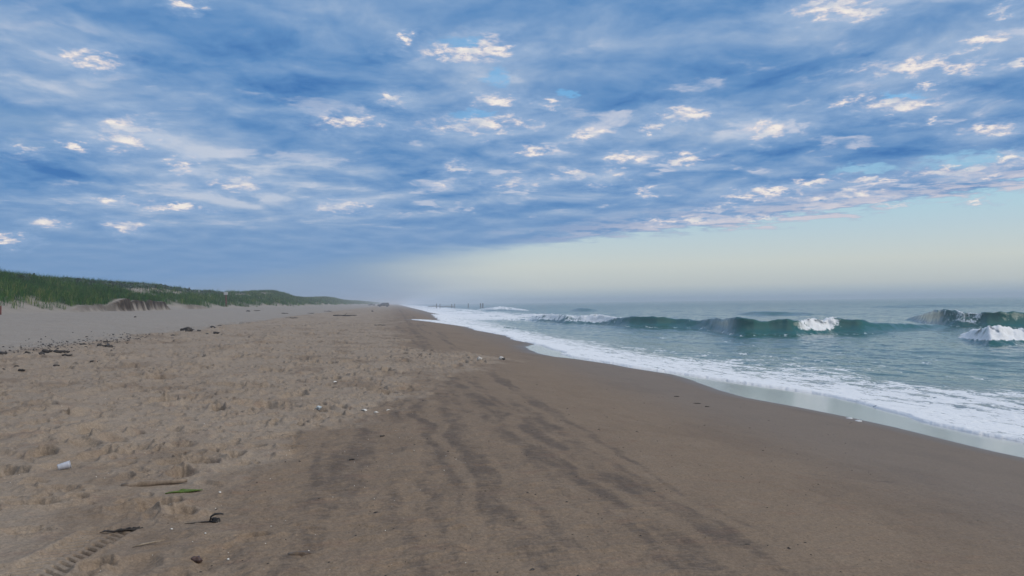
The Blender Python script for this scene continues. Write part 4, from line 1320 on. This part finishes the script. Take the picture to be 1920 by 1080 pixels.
o = np_mesh('seaweed_litter', np.array(lv), np.array(lf), MAT['weed'], False)
tag(o, 'dark crumbs of dry weed strewn along the wrack line', 'litter', kind='stuff')
lv, lf, lo_ = [], [], 0
n = 200
yy = lr.uniform(4.3, 16, n); xx = lr.uniform(-4.5, 1.0, n) - .15 * yy + 0.9
zz_ = ground_z(xx, yy)
for k in range(n):
    a = lr.uniform(0, 6.28); sz1 = lr.uniform(.0025, .007)
    u = np.array([math.cos(a), math.sin(a), .2]) * sz1; v = np.array([-math.sin(a), math.cos(a), 0]) * sz1 * .7
    c = np.array([xx[k], yy[k], zz_[k] + .001]); h = np.array([0, 0, sz1 * .8])
    lv += [c - u, c + v, c + u, c - v, c + h]
    lf += [(lo_, lo_ + 1, lo_ + 4), (lo_ + 1, lo_ + 2, lo_ + 4), (lo_ + 2, lo_ + 3, lo_ + 4), (lo_ + 3, lo_, lo_ + 4)]
    lo_ += 5
o = np_mesh('shell_crumbs', np.array(lv), np.array(lf), MAT['shell'], False)
tag(o, 'tiny pale shell crumbs scattered over the near sand', 'shell crumbs', kind='stuff')

lv, lf, lo_ = [], [], 0
n = 520
yy = np.exp(lr.uniform(np.log(4.2), np.log(22), n)); xx = lr.uniform(-.4, .62, n) * yy + .6
kp = (trample_m(xx, yy) < .4) & (xx < np.interp(yy, _wy, _wx) - .8)
xx, yy = xx[kp], yy[kp]
cl = lr.uniform(0, 1, len(xx)) < .5
xx[1:][cl[1:]] = xx[:-1][cl[1:]] + lr.normal(0, .12, cl[1:].sum()); yy[1:][cl[1:]] = yy[:-1][cl[1:]] + lr.normal(0, .12, cl[1:].sum())
zz_ = ground_z(xx, yy)
for k in range(len(xx)):
    a = VIEW + lr.normal(0, .5); sz1 = lr.uniform(.002, .008) * (1 if lr.uniform() < .85 else 1.8)
    u = np.array([math.cos(a), math.sin(a), 0]) * sz1 * lr.uniform(1, 2.2); v = np.array([-math.sin(a), math.cos(a), 0]) * sz1 * .8
    c = np.array([xx[k], yy[k], zz_[k] - .001]); h = np.array([0, 0, sz1 * .7 + .002])
    lv += [c - u, c - v, c + u, c + v, c + h - u * .3, c + h + u * .3]
    b = lo_
    lf += [(b, b + 1, b + 4), (b + 1, b + 5, b + 4), (b + 1, b + 2, b + 5), (b + 2, b + 3, b + 5), (b + 3, b + 4, b + 5), (b + 3, b, b + 4)]
    lo_ += 6
o = np_mesh('dark_flecks', np.array(lv), np.array(lf), MAT['weed'], False)  # tiny raised dark flecks over the smooth sand
tag(o, 'tiny dark pebbles scattered over the smooth sand', 'flecks', kind='stuff')

# ------------------------------------------------------------------ sign and posts by the dune
D_SIGN = 108.0
d = ray(424, 580); t = D_SIGN / d.y
sx, sy = d.x * t, d.y * t
szg = float(gh(sx, sy)[0])
sg = thing('beach_sign', (sx, sy, szg), VIEW)
bm = bmesh.new(); box(bm, -.075, .075, -.05, .05, -.4, 1.72); obj('post', bm, 'redpost', sg, False)
bm = bmesh.new(); box(bm, -.29, .29, -.085, -.053, 1.62, 2.02)
bmesh.ops.bevel(bm, geom=bm.edges[:], offset=.012, segments=2, affect='EDGES')
pn = obj('panel', bm, 'sign', sg, False)
tag(sg, 'white square sign on a red brown post at the foot of the dune', 'sign')
for px, py, top, mt_, lab, dist, wd in ((355, 549, 539, 'darkpost', 'thin dark post standing on the dune ridge against the sky', 118, .10), (373, 552, 544, 'palepost', 'pale slim post on the dune just right of the dark post', 122, .07)):
    d = ray(px, py); t = dist / d.y
    px_, py_ = d.x * t, d.y * t
    gz0 = float(gh(px_, py_)[0])
    ztop = CAM_H + ray(px, top).z * (dist / ray(px, top).y)
    bm = bmesh.new()
    tube(bm, [(0, 0, -.3), (0.01, 0, (ztop - gz0) * .5), (.0, 0.01, ztop - gz0 - .05), (0, 0.01, ztop - gz0)], [wd, wd, wd, wd * .7], 10, .05, rp)
    o = obj('dune_post', bm, mt_); o.location = (px_, py_, gz0)
    tag(o, lab, 'post')
# reddish stake cut by the left edge of the view
d = ray(1, 586); t = 46 / d.y
gz0 = float(gh(d.x * t, d.y * t)[0])
bm = bmesh.new(); tube(bm, [(0, 0, -.3), (0, 0, .2), (.01, 0, .46), (.01, 0, .5)], [.045, .045, .04, .03], 10, .08, rp)
o = obj('wooden_stake', bm, 'redpost'); o.location = (d.x * t, d.y * t, gz0)
tag(o, 'short reddish wooden stake in pale sand below the grass at the far left', 'stake')

# ------------------------------------------------------------------ pilings of an old groin, far off in the surf
ORD = ['leftmost', 'second', 'third', 'fourth', 'fifth', 'sixth', 'last']
PIL = [(818.5, 569.3, 578.6, .17), (825, 569.6, 578.6, .15), (847, 570, 578.4, .16), (852.5, 569.5, 578.4, .15), (878, 568.8, 578.0, .17), (901, 568.6, 578.0, .21), (905.2, 568.6, 578.0, .24)]
for k, (px, top, bot, rd) in enumerate(PIL):
    x, y = on_level(px, bot, SEA)
    dpt = (x * _f.x + y * _f.y)
    hgt = (bot - top) * dpt / FPX
    bm = bmesh.new()
    tube(bm, [(0, 0, -2.0), (.02, 0, .4), (.04, .02, hgt * .6), (.03, .03, hgt - .15), (.03, .03, hgt)], [rd * 1.5, rd * 1.45, rd * 1.35, rd * 1.3, rd * .9], 12, .07, rp)
    o = obj('wooden_piling', bm, 'piling'); o.location = (x, y, SEA)
    lab = {0: 'leftmost wooden piling standing in the far surf', 6: 'thickest wooden piling at the right end of the row in the far surf', 5: 'wooden piling close beside the thickest one at the right end of the row'}.get(k, '%s wooden piling from the left in the row in the far surf' % ORD[k])
    tag(o, lab, 'piling', 'pilings of an old groin in the far surf')
gx0, gy0 = on_level(803, 575.5, SEA); gx1, gy1 = on_level(850, 575.5, SEA)
nb = 14
for k in range(nb):
    t = (k + .5) / nb
    bm = lump_bm(rp.uniform(.9, 1.5), rp.uniform(.9, 1.4), rp.uniform(.45, .75), rp, .3, 2, .25)
    o = obj('groin_rock', bm, 'rock'); o.location = (gx0 + (gx1 - gx0) * t, gy0 + (gy1 - gy0) * t + rp.uniform(-.6, .6), SEA - .05)
    o.rotation_euler = (0, 0, rp.uniform(0, 6))
    tag(o, 'dark wet rock of the low line behind the left pilings, far off in the haze', 'rock', 'rocks of a low groin behind the pilings')


# ------------------------------------------------------------------ two vehicles far down the beach
def prism(bm, prof, y0, y1, taper=0.0):
    a = [bm.verts.new((px_, y0 + taper * (pz_ > 1.0), pz_)) for px_, pz_ in prof]
    b = [bm.verts.new((px_, y1 - taper * (pz_ > 1.0), pz_)) for px_, pz_ in prof]
    n = len(prof)
    for i in range(n): bm.faces.new((a[i], a[(i + 1) % n], b[(i + 1) % n], b[i]))
    bm.faces.new(a[::-1]); bm.faces.new(b)


def vehicle(name, prof, glassp, wheels, paint, loc, rz, label):
    root = thing(name, loc, rz)
    bm = bmesh.new(); prism(bm, prof, -.92, .92, .12)
    bmesh.ops.bevel(bm, geom=bm.edges[:], offset=.035, segments=2, affect='EDGES')
    obj('body', bm, paint, root)
    for side in (-1, 1):
        for gp in glassp:
            bm = bmesh.new()
            prism(bm, gp, side * .80 - .015, side * .80 + .03 * side + .015, 0)
            obj('side_window', bm, 'glass', root, False)
    for wx in wheels:
        for side in (-1, 1):
            bm = bmesh.new()
            tube(bm, [(wx, side * .70, .38), (wx, side * .74, .38), (wx, side * .92, .38), (wx, side * .95, .38)], [.33, .39, .39, .33], 20)
            w = obj('wheel', bm, 'tyre', root)
            bm = bmesh.new()
            tube(bm, [(wx, side * .93, .38), (wx, side * .965, .38)], [.22, .18], 14)
            obj('rim', bm, 'carpaint2', w)
    xe = max(p[0] for p in prof)
    for side in (-1, 1):
        bm = bmesh.new(); box(bm, xe - .02, xe + .02, side * .75 - .09, side * .75 + .09, .85, 1.05); obj('tail_light', bm, 'lamp', root, False)
    tag(root, label, 'vehicle')
    return root


suv = [(-2.5, .45), (-2.55, .8), (-2.4, 1.05), (-1.25, 1.15), (-.6, 1.78), (2.2, 1.82), (2.45, 1.15), (2.5, .45)]
suvg = [[(-.95, 1.18), (-.5, 1.68), (.35, 1.7), (.35, 1.18)], [(.5, 1.18), (.5, 1.7), (1.95, 1.7), (2.15, 1.18)]]
pick = [(-2.7, .5), (-2.75, .85), (-2.6, 1.08), (-1.4, 1.15), (-.85, 1.72), (.55, 1.75), (.75, 1.15), (2.65, 1.12), (2.7, .5)]
pickg = [[(-1.05, 1.18), (-.72, 1.64), (-.1, 1.65), (-.1, 1.18)], [(.0, 1.18), (0, 1.65), (.45, 1.65), (.58, 1.18)]]
for nm, px, dist, prof, gl, wh, paint, sc_, lab in (('parked_pickup', 697, 420, pick, pickg, (-1.75, 1.75), 'carpaint2', .72, 'smaller grey vehicle, left of the two parked far down the beach in the haze'),
                                                ('parked_car', 719, 345, suv, suvg, (-1.6, 1.6), 'carpaint', 1.05, 'larger dark vehicle, right of the two parked far down the beach in the haze')):
    d = ray(px, 573); t = dist / d.y
    x, y = d.x * t, d.y * t
    v = vehicle(nm, prof, gl, wh, paint, (x, y, float(gh(x, y)[0]) - .03), VIEW + R(6), lab)
    if sc_ != 1.0: v.scale = (sc_, sc_, sc_)

# ------------------------------------------------------------------ sea haze
hb = bmesh.new()
box(hb, -9500, 9500, -9500, 9500, -8.5, 7.6)
me = bpy.data.meshes.new('haze'); hb.to_mesh(me); hb.free()
hm = bpy.data.materials.new('haze'); hm.use_nodes = True
hm.node_tree.nodes.clear()
gg = G(hm.node_tree)
pv = gg.n('ShaderNodeVolumePrincipled')
pv.inputs['Color'].default_value = (0.80, 0.86, 0.95, 1)
pv.inputs['Density'].default_value = 0.0012
pv.inputs['Anisotropy'].default_value = 0.0
ho_ = gg.n('ShaderNodeOutputMaterial')
hm.node_tree.links.new(pv.outputs[0], ho_.inputs['Volume'])
me.materials.append(hm)
haze = bpy.data.objects.new('haze', me)
COL.objects.link(haze)
tag(haze, 'thin sea haze lying over the beach and the water', 'haze', kind='stuff')
